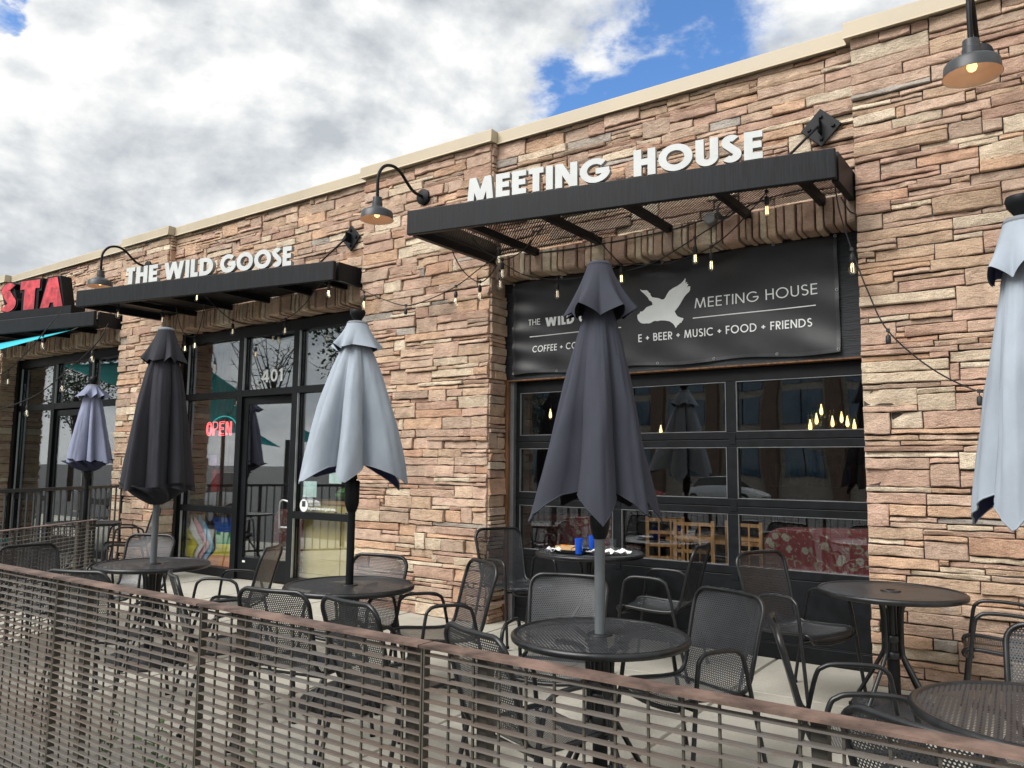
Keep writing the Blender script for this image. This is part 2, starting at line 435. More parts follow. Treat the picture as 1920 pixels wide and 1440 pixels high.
def pack(W, H, rng, unit=0.041, cell=0.03):
    nc = max(2, round(W / cell)); nr = max(2, round(H / unit)); cw, rh = W / nc, H / nr
    sky = [0] * nc; out = []
    while True:
        lo = min(sky)
        if lo >= nr: break
        a = sky.index(lo); b = a
        while b < nc and sky[b] == lo: b += 1
        seg = b - a
        h = rng.choices((1, 2, 3, 4), (30, 43, 21, 6))[0]
        lim = []
        if a > 0: lim.append(sky[a - 1] - lo)
        if b < nc: lim.append(sky[b] - lo)
        lim = [v for v in lim if v > 0]
        if seg <= 7 and lim: h = min(min(lim), 3)
        elif lim and rng.random() < 0.5: h = min(3, min(lim))
        h = max(1, min(h, nr - lo, 4))
        if nr - lo - h == 0: pass
        wmax = {1: 21, 2: 21, 3: 18, 4: 12}[h]; wmin = {1: 8, 2: 7, 3: 6, 4: 5}[h]
        w = rng.randint(wmin, wmax)
        if rng.random() < 0.06: w = 2
        if seg - w < 4: w = seg if seg <= wmax + 3 else seg // 2
        w = min(w, seg)
        for k in range(a, a + w): sky[k] = lo + h
        out.append((a * cw, (a + w) * cw, lo * rh, (lo + h) * rh))
    return out

def desat(c, k=1.02):
    l = 0.3 * c[0] + 0.6 * c[1] + 0.1 * c[2]; return tuple(l + (v - l) * k for v in c)

def stone_mesh(mb, rect, mp, rng, prouder=0.0, lside=False):
    """one split-face stone; mp(u, v, out) places it on its wall"""
    u0, u1, v0, v1 = rect
    g = 0.0046
    u0 += g * rng.uniform(0.3, 1.2); u1 -= g * rng.uniform(0.3, 1.2); v0 += g * rng.uniform(0.4, 1.5); v1 -= g * rng.uniform(0.4, 1.5)
    w, h = u1 - u0, v1 - v0
    mb.curcol = rng.choices(PALETTE, PW)[0]
    k = rng.uniform(0.84, 1.05); mb.curcol = desat(tuple(min(0.85, c * k) * 1.07 for c in mb.curcol))
    out = rng.uniform(0.006, 0.040) + prouder; tx, tz = rng.uniform(-0.006, 0.006), rng.uniform(-0.006, 0.006)
    e = min(0.0055, h * 0.2, w * 0.2)
    nu = 3 if w < 0.13 else (4 if w < 0.28 else 6)
    us = [0, e / w] + [e / w + (1 - 2 * e / w) * i / nu for i in range(1, nu)] + [1 - e / w, 1]
    vs = [0, e / h] + ([0.5] if h > 0.05 else []) + [1 - e / h, 1]
    seed = Vector((rng.uniform(0, 50), rng.uniform(0, 50), rng.uniform(0, 50)))
    rough = rng.uniform(0.007, 0.017); skew = rng.uniform(-0.006, 0.006)
    ids = []
    for a in us:
        row = []
        for b in vs:
            edge = (a in (0, 1)) + (b in (0, 1))
            n = mnoise.noise(seed + Vector((a * w * 14, b * h * 22, 0))); n2 = mnoise.noise(seed + Vector((a * w * 40, b * h * 50, 3)))
            o = out + tx * (a - 0.5) * 2 + tz * (b - 0.5) * 2 + rough * (n + 0.5 * n2)
            if edge: o -= 0.0045 + 0.003 * (edge - 1)
            ju = 0.0035 * mnoise.noise(seed + Vector((b * 9, a * 3, 7))) ; jv = 0.0085 * mnoise.noise(seed + Vector((a * w * 16, b * 2, 11)))
            if edge: o = max(o, 0.0)
            row.append(mb.vert(mp(u0 + a * w + ju, v0 + b * h + jv + skew * (a - 0.5), o)))
        ids.append(row)
    nU, nV = len(us), len(vs)
    for i in range(nU - 1):
        for j in range(nV - 1): mb.face((ids[i][j], ids[i + 1][j], ids[i + 1][j + 1], ids[i][j + 1]))
    ring = [(i, 0) for i in range(nU - 1)] + [(nU - 1, j) for j in range(nV - 1)] + [(i, nV - 1) for i in range(nU - 1, 0, -1)] + [(0, j) for j in range(nV - 1, 0, -1)]
    fr = [ids[i][j] for i, j in ring]
    bk = [mb.vert(mp(u0 + us[i] * w, v0 + vs[j] * h, -0.05)) for i, j in ring]
    for a in range(len(ring)):
        b = (a + 1) % len(ring); mb.face((fr[b], fr[a], bk[a], bk[b]))

def lay(W, H, mp, rng, parent, flip=False, prouder=0.0):
    for r in pack(W, H, rng):
        c = [to_pixel(mp(u, v, 0.02)) for u, v in ((r[0], r[2]), (r[1], r[2]), (r[1], r[3]), (r[0], r[3]))]
        size = 0
        if None not in c:
            xs = [min(max(q[0], 0), 1920) for q in c]; ys = [min(max(q[1], 0), 1440) for q in c]
            size = abs(sum(xs[i] * ys[(i + 1) % 4] - xs[(i + 1) % 4] * ys[i] for i in range(4))) / 2
        STONES.append((size, r, mp, rng.randint(0, 10 ** 9), parent, prouder))

def walls():
    rng = random.Random(11)
    for x0, x1 in PIERS:
        b = MB(); b.box((x0, 0.012, -0.03), (x1 - 0.022, 0.9, TOP)); p = b.build('pier', M_GROUT, BLD)
        lay(x1 - x0, TOP - 0.0, lambda u, v, o, x0=x0: (x0 + u, 0.01 - o, v), rng, p)
        if x1 < 3:          # the reveal that faces along the wall
            lay(0.26, TOP, lambda u, v, o, x1=x1: (x1 - 0.005 + o, 0.005 + u, v), rng, p)
    for x0, x1 in BAYS:
        b = MB(); b.box((x0 + 0.001, RECESS + 0.012, LINT0 + 0.03), (x1 - 0.001, 0.88, TOP - 0.001)); p = b.build('upper_wall', M_GROUT, BLD)
        lay(x1 - x0, TOP - LINT1, lambda u, v, o, x0=x0: (x0 + u, RECESS + 0.01 - o, LINT1 + v), rng, p)
        # soldier course over the opening, its lower edge rounded
        lb = MB(); lb.box((x0 + 0.001, 0.13, LINT0 + 0.03), (x1 - 0.001, 0.34, LINT1 - 0.004)); lin = lb.build('lintel', M_GROUT, BLD)
        x = x0 + 0.004
        while x < x1 - 0.03:
            w = rng.choice((0.05, 0.058, 0.065, 0.075, 0.085, 0.10, 0.14))
            if x + w > x1 - 0.05: w = x1 - 0.004 - x
            m = MB(); q = rng.uniform(0.68, 1.0); m.curcol = desat(tuple(c * q for c in rng.choices(PALETTE[:9], PW[:9])[0]))
            pr = rng.uniform(0.0, 0.035); dz = rng.uniform(-0.02, 0.016); a, b = x + 0.007, x + w - 0.007
            zc = LINT0 + rng.uniform(0.018, 0.03) + dz; tl = rng.uniform(-0.008, 0.008)
            prof = [(0.15, LINT1 - 0.006), (0.078 - pr, LINT1 - 0.008), (0.072 - pr + tl, LINT1 - 0.014), (0.070 - pr, (LINT1 + zc) / 2), (0.068 - pr, zc), (0.078 - pr, LINT0 + 0.008 + dz), (0.098 - pr, LINT0 + dz), (0.24, LINT0 - 0.004 + dz), (0.34, LINT0 + 0.004 + dz)]
            e = min(0.006, w * 0.15); cols = []
            for xx, ins in ((a, 0.005), (a + e, 0.0), ((a + b) / 2, 0.0), (b - e, 0.0), (b, 0.005)):
                cols.append([m.vert((xx + 0.003 * mnoise.noise(Vector((x * 9, z * 20, 2))), y + ins + 0.009 * mnoise.noise(Vector((xx * 24, y * 12, z * 24))), z + ins * 0.6)) for y, z in prof])
            for c0, c1 in zip(cols, cols[1:]):
                for k in range(len(prof) - 1): m.face((c0[k], c0[k + 1], c1[k + 1], c1[k]))
            m.face(cols[0][::-1]); m.face(cols[-1])
            m.build('lintel_stone', M_STONE, lin, smooth=18)
            x += w
    STONES.sort(key=lambda s: -s[0])
    rest = MB()
    for i, (size, r, mp, seed, parent, pr) in enumerate(STONES):
        rg = random.Random(seed)
        if i < 298:
            m = MB(); stone_mesh(m, r, mp, rg, pr); m.build('stone', M_STONE, parent, smooth=24)
        else: stone_mesh(rest, r, mp, rg, pr)
    tag(rest.build('stone_facing', M_STONE, BLD, smooth=24), kind='stuff')
    # roof slab and metal coping
    rf = MB(); rf.box((-18.6, 0.885, 4.2), (3.6, 9.0, 4.5)); rf.build('roof', mat('roof', (0.2, 0.2, 0.2)), BLD)
    def cop(x0, x1, yf, lab=None):
        m = MB(); z0, z1 = TOP - 0.006, 4.912
        prof = [(0.9, z1 - 0.03), (yf + 0.004, z1), (yf, z1 - 0.008), (yf - 0.006, z0 + 0.022), (yf - 0.020, z0), (yf - 0.014, z0 - 0.002), (yf + 0.012, z0 + 0.012), (0.9, z0 + 0.012)]
        m.prism([(x0, y, z) for y, z in prof], (x1 - x0, 0, 0)); m.build('coping', M_COPING, BLD)
    for (x0, x1), cuts in zip(PIERS, ((), (), (), (1.2,))):
        xs = [x0 - 0.035] + list(cuts) + [x1 + 0.035]
        for a, b in zip(xs, xs[1:]): cop(a, b - (0.003 if b != xs[-1] else 0), -0.055)
    for (x0, x1), cuts in zip(BAYS, ((-14.55,), (-9.45,), ())):
        xs = [x0 + 0.036] + list(cuts) + [x1 - 0.036]
        for a, b in zip(xs, xs[1:]): cop(a, b - (0.003 if b != xs[-1] else 0), 0.050)
walls()

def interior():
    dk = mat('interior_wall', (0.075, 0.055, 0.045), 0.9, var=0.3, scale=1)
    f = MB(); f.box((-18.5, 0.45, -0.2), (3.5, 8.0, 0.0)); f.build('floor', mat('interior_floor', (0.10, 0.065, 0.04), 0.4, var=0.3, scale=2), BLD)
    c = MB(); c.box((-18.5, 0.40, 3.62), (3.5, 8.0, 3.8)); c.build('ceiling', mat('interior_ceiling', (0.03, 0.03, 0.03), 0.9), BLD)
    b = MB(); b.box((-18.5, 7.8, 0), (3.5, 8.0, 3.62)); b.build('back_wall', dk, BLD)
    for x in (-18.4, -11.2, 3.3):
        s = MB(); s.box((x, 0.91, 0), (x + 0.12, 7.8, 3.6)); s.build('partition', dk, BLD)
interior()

# ------------------------------------------------------------------ storefront bays
def pane(x0, x1, z0, z1, y, parent, m=M_GLASS):
    p = MB(); p.box((x0, y, z0), (x1, y + 0.008, z1)); return p.build('pane', m, parent)

def storefront(x0, x1, mull, transom, low, name_rows, door=None):
    """frame with mullions; panes are parts of it"""
    y0, y1 = 0.32, 0.44
    fr = MB()
    fr.box((x0, y0, 0.0), (x0 + 0.10, y1, LINT0 - 0.02)); fr.box((x1 - 0.10, y0, 0.0), (x1, y1, LINT0 - 0.02))
    fr.box((x0 + 0.10, y0, LINT0 - 0.16), (x1 - 0.10, y1, LINT0 - 0.021))
    for m in mull: fr.box((m - 0.055, y0 + 0.003, 0.0), (m + 0.055, y1 - 0.003, LINT0 - 0.16))
    xs = [x0 + 0.10] + [v for m in mull for v in (m - 0.055, m + 0.055)] + [x1 - 0.10]
    bays = list(zip(xs[::2], xs[1::2]))
    obj = None
    for i, (a, b) in enumerate(bays):
        fr.box((a, y0 + 0.005, transom[0]), (b, y1 - 0.005, transom[1]))
        if door != i:
            fr.box((a, y0 + 0.005, low[0]), (b, y1 - 0.005, low[1])); fr.box((a, y0 + 0.005, 0.0), (b, y1 - 0.005, 0.115))
    obj = fr.build('storefront_frame', M_FRAME, BLD)
    for i, (a, b) in enumerate(bays):
        e = 0.004
        pane(a + e, b - e, transom[1] + e, LINT0 - 0.16 - e, 0.385, obj)
        if door != i:
            pane(a + e, b - e, low[1] + e, transom[0] - e, 0.385, obj); pane(a + e, b - e, 0.115 + e, low[0] - e, 0.385, obj)
        for za, zb in ((transom[1], LINT0 - 0.16), (low[1], transom[0]), (0.115, low[0])):
            if door == i and zb < 2.6: continue
            st = MB()          # slim bright glazing bead along the left edge of the opening
            st.box((a + 0.002, y0 + 0.002, za + 0.002), (a + 0.010, y0 + 0.03, zb - 0.002)); st.build('glazing_bead', M_ALU, obj)
    return bays
storefront(-10.52, -6.52, (-9.17, -8.03), (2.405, 2.49), (0.84, 0.925), 0, door=1)
storefront(-15.85, -11.72, (-14.47, -13.23), (2.42, 2.52), (0.84, 0.925), 0, door=1)

def door_part(x0, x1, swing):
    w, h = x1 - x0, 2.385; R = Matrix.Rotation(swing, 3, 'Z'); base = Vector((x0, 0.36, 0.012))
    def put(m, name, mt, parent, smooth=None):
        m.v = [tuple(base + R @ Vector(p)) for p in m.v]; return m.build(name, mt, parent, smooth=smooth)
    m = MB(); m.box((0, 0, 0), (0.09, 0.045, h)); m.box((w - 0.09, 0, 0), (w, 0.045, h)); m.box((0.09, 0.001, h - 0.10), (w - 0.09, 0.044, h)); m.box((0.09, 0.001, 0), (w - 0.09, 0.044, 0.27))
    leaf = put(m, 'door', M_FRAME, BLD)
    m = MB(); m.box((0.093, 0.018, 0.273), (w - 0.093, 0.026, h - 0.103)); put(m, 'pane', M_GLASS, leaf)
    m = MB(); m.tube(smooth_path([(w - 0.055, -0.002, 1.02), (w - 0.055, -0.06, 1.02), (w - 0.20, -0.07, 1.02), (w - 0.20, -0.07, 0.72), (w - 0.20, -0.06, 0.70), (w - 0.055, -0.05, 0.70), (w - 0.055, -0.002, 0.70)], 4), 0.012)
    put(m, 'handle', M_ALU, leaf, 60)
    m = MB(); m.box((w - 0.065, -0.012, 1.10), (w - 0.035, -0.001, 1.32)); put(m, 'lock_plate', M_ALU, leaf)
    m = MB(); m.box((0.10, -0.004, 0.21), (0.15, -0.0005, 0.235)); put(m, 'tag_plate', M_PRINT, leaf)
door_part(-9.112, -8.092, RAD(6))
door_part(-14.412, -13.292, 0.0)

def garage():
    x0, x1 = -4.70, -1.26
    jb = MB(); jb.box((x0, 0.262, 0), (x0 + 0.05, 0.60, 2.358)); jb.build('jamb', M_WOOD, BLD)
    jb = MB(); jb.box((x1 - 0.03, 0.262, 0), (x1, 0.60, 2.358)); jb.build('jamb', M_WOOD, BLD)
    tr = MB(); tr.box((x0 + 0.051, 0.30, 0), (x0 + 0.095, 0.58, 2.357)); tr.build('door_track', mat('galvanised', (0.18, 0.18, 0.19), 0.5, metal=0.4), BLD)
    hb = MB(); hb.box((x0, 0.27, 2.372), (x1, 0.42, LINT0 - 0.012)); hdr = hb.build('header_board', M_BOARD, BLD)
    ht = MB(); ht.box((x0, 0.262, 2.359), (x1, 0.50, 2.371)); ht.build('header_trim', M_WOOD, BLD)
    # sectional door: stiles and rails in one mesh, panes and their bright stops as its pieces
    y0, y1 = 0.345, 0.40
    X0, X1 = x0 + 0.096, x1 - 0.002
    rows = [(2.241, 1.815), (1.685, 1.255), (1.128, 0.70)]
    cols = [(-4.556, -3.508), (-3.418, -2.420), (-2.330, -1.308)]
    m = MB()
    secs = [(2.355, 1.752), (1.748, 1.193), (1.189, 0.633), (0.629, 0.135)]
    for (zt, zb), r in zip(secs, rows + [None]):
        if r is None: m.box((X0, y0 + 0.002, zb), (X1, y1, zt)); continue
        m.box((X0, y0, r[0]), (X1, y1, zt)); m.box((X0, y0, zb), (X1, y1, r[1]))
        xs = [X0] + [v for c in cols for v in c] + [X1]
        for a, b in zip(xs[::2], xs[1::2]): m.box((a, y0 + 0.001, r[1]), (b, y1 - 0.001, r[0]))
    m.box((X0, y0 + 0.004, 0.125), (X1, y1 - 0.004, 0.134)); m.box((X0, y0 - 0.004, 0.0), (X1, y1, 0.124))
    g = m.build('garage_door', M_BLACK, BLD, bevel=0.004)
    for zt, zb in rows:
        for a, b in cols:
            pane(a + 0.002, b - 0.002, zb + 0.002, zt - 0.002, 0.375, g, M_GGLASS)
            s = MB(); t = 0.0055; y = y0 - 0.003
            s.box((a, y, zb), (a + t, y0 + 0.02, zt)); s.box((b - t, y, zb), (b, y0 + 0.02, zt)); s.box((a + t, y, zt - t), (b - t, y0 + 0.02, zt)); s.box((a + t, y, zb), (b - t, y0 + 0.02, zb + t))
            s.build('glass_stop', mat('dull_aluminium', (0.20, 0.205, 0.21), 0.4, metal=0.5), g)
    for x in (-3.46, -2.37):
        for z in (1.75, 1.19, 0.63):
            h = MB(); h.box((x - 0.03, y0 - 0.006, z - 0.04), (x + 0.03, y0 - 0.0005, z + 0.04)); h.build('hinge', M_BLACK, g)
    return hdr
garage()

# ------------------------------------------------------------------ geometric sans lettering, drawn as strokes
def arc(cx, cy, r, a0, a1, n=22, ry=None):
    ry = r if ry is None else ry
    return [(cx + r * math.cos(RAD(a0 + (a1 - a0) * k / n)), cy + ry * math.sin(RAD(a0 + (a1 - a0) * k / n))) for k in range(n + 1)]

def glyph(ch, t):
    """-> (width, [strokes]); a stroke is ('B', x0,y0,x1,y1) square bar, ('D', ...) diagonal cut at cap and base line, ('C', points) curve"""
    h = t / 2
    if ch == 'E': w = 0.50; return w, [('B', h, 0, h, 1), ('B', t, 1 - h, w, 1 - h), ('B', t, .51, w * .95, .51), ('B', t, h, w, h)]
    if ch == 'F': w = 0.47; return w, [('B', h, 0, h, 1), ('B', t, 1 - h, w, 1 - h), ('B', t, .50, w * .93, .50)]
    if ch == 'L': w = 0.44; return w, [('B', h, 0, h, 1), ('B', t, h, w, h)]
    if ch == 'T': w = 0.52; return w, [('B', 0, 1 - h, w, 1 - h), ('B', w / 2, 0, w / 2, 1 - t)]
    if ch == 'I': return t, [('B', h, 0, h, 1)]
    if ch == 'H': w = 0.66; return w, [('B', h, 0, h, 1), ('B', w - h, 0, w - h, 1), ('B', t, .51, w - t, .51)]
    if ch == 'N': w = 0.74; return w, [('B', h, 0, h, 1), ('B', w - h, 0, w - h, 1), ('D', h, 1, w - h, 0)]
    if ch == 'M': w = 0.98; q = t * .55; return w, [('D', q, 0, .17 + q * .3, 1), ('D', .17 + q * .3, 1, w / 2, .02), ('D', w / 2, .02, w - .17 - q * .3, 1), ('D', w - .17 - q * .3, 1, w - q, 0)]
    if ch == 'W': w = 1.22; q = t * .55; return w, [('D', q, 1, .33, 0), ('D', .33, 0, w / 2, .98), ('D', w / 2, .98, w - .33, 0), ('D', w - .33, 0, w - q, 1)]
    if ch == 'A': w = 0.80; q = t * .55; return w, [('D', q, 0, w / 2, 1), ('D', w / 2, 1, w - q, 0), ('B', .2, .30, w - .2, .30)]
    if ch in 'O0':
        w = 1.0 if ch == 'O' else 0.60
        return w, [('C', arc(w / 2, .5, w / 2 - h, 0, 360, 40, .5 - h))]
    if ch == 'C': return 0.84, [('C', arc(.5, .5, .5 - h, 48, 312, 32))]
    if ch == 'G': return 0.95, [('C', arc(.5, .5, .5 - h, 45, 352, 34)), ('B', .52, .47, .96, .47)]
    if ch == 'U': w = 0.64; r = w / 2 - h; return w, [('B', h, w / 2, h, 1), ('B', w - h, w / 2, w - h, 1), ('C', arc(w / 2, w / 2, r, 180, 360, 20, w / 2 - h))]
    if ch == 'S':
        w = 0.54; r1 = .265 - h * 1.0; r2 = .285 - h * 1.0; c1 = 1 - h - r1; c2 = h + r2; x = w / 2
        return w, [('C', arc(x, c1, r1, 35, 235, 18) + arc(x, c2, r2, 55, -145, 20))]
    if ch == 'D': w = 0.80; return w, [('B', h, 0, h, 1), ('C', [(t * .9, 1 - h)] + arc(w - .5, .5, .5 - h, 90, -90, 22) + [(t * .9, h)])]
    if ch == 'B':
        w = 0.56; ra = .245 - h * .5; rb = .285 - h * .5
        return w, [('B', h, 0, h, 1), ('C', [(t * .9, 1 - h)] + arc(w - .30, 1 - h - ra, ra, 90, -90, 14) + [(t * .9, 1 - h - 2 * ra)]), ('C', [(t * .9, h + 2 * rb)] + arc(w - .29, h + rb, rb, 90, -90, 14) + [(t * .9, h)])]
    if ch in 'RP':
        w = 0.56; ra = .275 - h * .5
        s = [('B', h, 0, h, 1), ('C', [(t * .9, 1 - h)] + arc(w - .30, 1 - h - ra, ra, 90, -90, 14) + [(t * .9, 1 - h - 2 * ra)])]
        if ch == 'R': s.append(('D', .22, 1 - h - 2 * ra, w - h * .9, 0))
        return w, s
    if ch == '+': w = 0.46; return w, [('B', 0, .45, w, .45), ('B', w / 2, .45 + h, w / 2, .45 + w / 2), ('B', w / 2, .45 - h, w / 2, .45 - w / 2)]
    if ch == '4': w = 0.66; return w, [('B', w - .2, 0, w - .2, 1), ('B', 0, .28, w, .28), ('B', .03, .25, w - .2 - .01, .985)]
    if ch == '1': return 0.30, [('B', .3 - h, 0, .3 - h, 1), ('B', .03, .80, .26, .97)]
    return 0.34, []

def clip01(pts):
    for lim, sg in ((0.0, 1), (1.0, -1)):
        out = []
        for i in range(len(pts)):
            a, b = pts[i], pts[(i + 1) % len(pts)]
            da, db = sg * (a[1] - lim), sg * (b[1] - lim)
            if da >= 0: out.append(a)
            if da * db < 0:
                u = da / (da - db); out.append((a[0] + (b[0] - a[0]) * u, a[1] + (b[1] - a[1]) * u))
        pts = out
    return pts

def stroke_polys(st, t):
    h = t / 2
    if st[0] in 'BD':
        x0, y0, x1, y1 = st[1:]; dx, dy = x1 - x0, y1 - y0; L = math.hypot(dx, dy); dx, dy = dx / L, dy / L
        e = t * 1.6 if st[0] == 'D' else 0.0
        x0 -= dx * e; y0 -= dy * e; x1 += dx * e; y1 += dy * e; nx, ny = -dy * h, dx * h
        q = [(x0 + nx, y0 + ny), (x0 - nx, y0 - ny), (x1 - nx, y1 - ny), (x1 + nx, y1 + ny)]
        return [clip01(q)] if st[0] == 'D' else [q]
    P = st[1]; n = len(P); closed = math.hypot(P[0][0] - P[-1][0], P[0][1] - P[-1][1]) < 1e-6
    L, Rr = [], []
    for i in range(n):
        a = P[i - 1] if i else (P[-2] if closed else P[0]); b = P[i + 1] if i < n - 1 else (P[1] if closed else P[-1])
        dx, dy = b[0] - a[0], b[1] - a[1]; l = math.hypot(dx, dy) or 1
        L.append((P[i][0] - dy / l * h, P[i][1] + dx / l * h)); Rr.append((P[i][0] + dy / l * h, P[i][1] - dx / l * h))
    return [[L[i], Rr[i], Rr[i + 1], L[i + 1]] for i in range(n - 1)]

def text_width(s, t, gap, space): return sum(glyph(c, t)[0] + gap for c in s if c != ' ') + space * s.count(' ') - gap

def lettering(s, t, gap, space, place, x0, width, height, depth, m, parent, name='letter', eps=0.0004, two=None):
    """each character is a mesh of its own; place(u, v, w) maps metres along, up and out of the sign"""
    k = width / text_width(s, t, gap, space) if width else height
    x = 0.0; objs = []
    for ch in s:
        if ch == ' ': x += space; continue
        w, sts = glyph(ch, t); mb = MB()
        for i, st in enumerate(sts):
            for q in stroke_polys(st, t):
                if len(q) < 3: continue
                area = sum(q[a][0] * q[(a + 1) % len(q)][1] - q[(a + 1) % len(q)][0] * q[a][1] for a in range(len(q)))
                if area < 0: q = q[::-1]
                wf = depth + i * eps
                fr = [mb.vert(place(x0 + (x + px) * k, py * height, wf)) for px, py in q]
                bk = [mb.vert(place(x0 + (x + px) * k, py * height, 0.0)) for px, py in q]
                mb.face(fr)
                mb.cur = 1 if two else 0
                for a in range(len(q)):
                    b = (a + 1) % len(q); mb.face((fr[b], fr[a], bk[a], bk[b]))
                mb.cur = 0
        objs.append(mb.build(name, [m, two] if two else m, parent))
        x += w + gap
    return objs

# ------------------------------------------------------------------ canopies
def canopy(A, B, label, deck, beams, zlo=3.53, zhi=3.75, streak=True):
    """A = front left, B = front right corner in plan; the ends run square back to the wall"""
    ax, ay = A; bx, by = B; yb = RECESS - 0.03
    c = thing('entrance_canopy', label, 'canopy', ((ax + bx) / 2, 0.0, zlo), group='steel canopies over the storefront bays')
    th = 0.05; d = Vector((bx - ax, by - ay, 0)).normalized(); n = Vector((-d.y, d.x, 0))
    m = MB(); a = Vector((ax, ay, zlo)); b = Vector((bx, by, zlo))
    m.prism([a, b, b + n * th, a + n * th], (0, 0, zhi - zlo)); m.build('fascia', M_STEEL, c, bevel=0.008)
    for x, y, s in ((ax, ay, 1), (bx, by, -1)):
        e = MB(); x0, x1 = (x + 0.001, x + 0.05) if s > 0 else (x - 0.05, x - 0.001)
        ys = y + th + 0.03; e.box((x0, ys, zlo + 0.002), (x1, yb, zhi - 0.002)); e.build('end_plate', M_STEEL, c)
    for f in beams:
        px = ax + (bx - ax) * f; py = ay + (by - ay) * f + th + 0.02
        e = MB(); e.box((px - 0.025, py, zlo + 0.01), (px + 0.025, yb, zlo + 0.075)); e.build('beam', M_BLACK, c)
    # deck
    dz = zlo + 0.085
    e = MB(); pts = [(ax + 0.06, ay + 0.09, dz), (bx - 0.06, by + 0.09, dz), (bx - 0.06, yb, dz), (ax + 0.06, yb, dz)]
    if deck == 'mesh':
        ids = [e.vert(p, (p[0], p[1])) for p in pts]; top = [e.vert((p[0], p[1], p[2] + 0.004), (p[0], p[1])) for p in pts]
        e.face(ids[::-1]); e.build('deck', M_EXPAND, c)
    else:
        e.prism(pts, (0, 0, 0.03)); e.build('deck', M_BLACK, c)
    def place(u, v, w):
        p = a + d * u - n * (0.004 + w); return (p.x, p.y, zhi + v)
    return c, place, (b - a).length

C3, P3, L3 = canopy((-4.725, -1.195), (-1.268, -0.537), 'black steel canopy above the dark banner, lettered along its top edge', 'mesh', (0.16, 0.36, 0.56, 0.76, 0.93))
C2, P2, L2 = canopy((-10.61, -1.215), (-6.57, -0.395), 'black steel canopy above the glazed entry door with the house number', 'solid', (0.18, 0.38, 0.58, 0.78, 0.93))
C1, P1, L1 = canopy((-15.9, -1.22), (-11.79, -0.388), 'black steel canopy at the far left carrying red channel letters', 'solid', (0.2, 0.4, 0.6, 0.8))

def sign_on(c, text_parts, name, label, loc):
    return thing(name, label, 'sign', loc)
GREYSIDE = mat('letter_side', srgb(150, 152, 150), 0.5, var=0.05)
def top_letters():
    def stand(P): return lambda u, v, w: P(u, v + 0.002, w - 0.055)
    s = thing('letter_sign', 'white raised letters reading MEETING HOUSE standing on the right canopy', 'sign', (-3.0, -0.8, 3.75))
    lettering('MEETING', 0.235, 0.085, 0.3, stand(P3), 0.60, 1.265, 0.200, 0.05, M_WHITE, s, two=GREYSIDE)
    lettering('HOUSE', 0.235, 0.085, 0.3, stand(P3), 2.065, 0.965, 0.212, 0.05, M_WHITE, s, two=GREYSIDE)
    s2 = thing('letter_sign', 'white raised letters reading THE WILD GOOSE standing on the middle canopy', 'sign', (-8.5, -0.8, 3.75))
    lettering('THE', 0.235, 0.085, 0.3, stand(P2), 0.905, 0.545, 0.215, 0.05, M_WHITE, s2, two=GREYSIDE)
    lettering('WILD', 0.235, 0.085, 0.3, stand(P2), 1.56, 0.80, 0.218, 0.05, M_WHITE, s2, two=GREYSIDE)
    lettering('GOOSE', 0.235, 0.075, 0.3, stand(P2), 2.47, 1.06, 0.225, 0.05, M_WHITE, s2, two=GREYSIDE)
    red = mat('red_face', srgb(200, 66, 74), 0.35, var=0.3, scale=7)
    s3 = thing('channel_letter_sign', 'big red faced channel letters with black sides on the far left canopy', 'sign', (-13.3, -0.7, 3.75))
    raceway = MB(); a, b = Vector(P1(1.2, 0.003, -0.34)), Vector(P1(3.55, 0.003, -0.34))
    w = Vector(P1(1.2, 0.003, -0.10)) - a
    raceway.prism([a, b, b + w, a + w], (0, 0, 0.15)); raceway.build('raceway', M_BLACK, s3)
    def ch(u, v, w): return P1(u, v + 0.155, w - 0.30)
    for txt, x0, wd in (('S', 1.86, 0.37), ('T', 2.33, 0.46), ('A', 2.82, 0.54)):
        lettering(txt, 0.29, 0, 0, ch, x0, wd, 0.47, 0.20, red, s3, two=M_BLACK)
        lettering(txt, 0.40, 0, 0, lambda u, v, w: ch(u, v - 0.02 + v * 0.05, w), x0 - 0.03, wd + 0.06, 0.49, 0.185, M_BLACK, s3, name='letter_return')
top_letters()

def tie_plate(x, z, rod_to, label):
    s = thing('tie_rod_plate', label, 'bracket', (x, 0.05, z), group='diamond wall plates holding the canopy rods')
    h = 0.155; m = MB(); y = RECESS - 0.028
    m.prism([(x - h, y, z), (x, y, z - h), (x + h, y, z), (x, y, z + h)], (0, -0.02, 0)); m.build('plate', M_STEEL, s, bevel=0.004)
    for dx, dz in ((-.09, 0), (.09, 0), (0, .09), (0, -.09)):
        b = MB(); b.prism([(x + dx + 0.017 * math.cos(k * math.pi / 3), y - 0.02, z + dz + 0.017 * math.sin(k * math.pi / 3)) for k in range(6)], (0, -0.018, 0)); b.build('bolt', M_BLACK, s)
    g = MB(); g.box((x - 0.006, y - 0.10, z - 0.06), (x + 0.006, y - 0.0205, z + 0.05)); g.build('clevis', M_BLACK, s)
    r = MB(); r.tube([(x, y - 0.07, z), rod_to], 0.011); r.build('rod', M_STEEL, s, smooth=60)
tie_plate(-1.505, 4.17, (-1.62, -0.50, 3.76), 'black diamond wall plate with rod above the right end of the lettered right canopy')
tie_plate(-6.80, 4.15, (-6.86, -0.36, 3.76), 'black diamond wall plate with rod above the right end of the middle canopy')
tie_plate(-4.45, 4.17, (-4.50, -1.02, 3.76), 'black diamond wall plate behind the first raised letters of the right canopy')

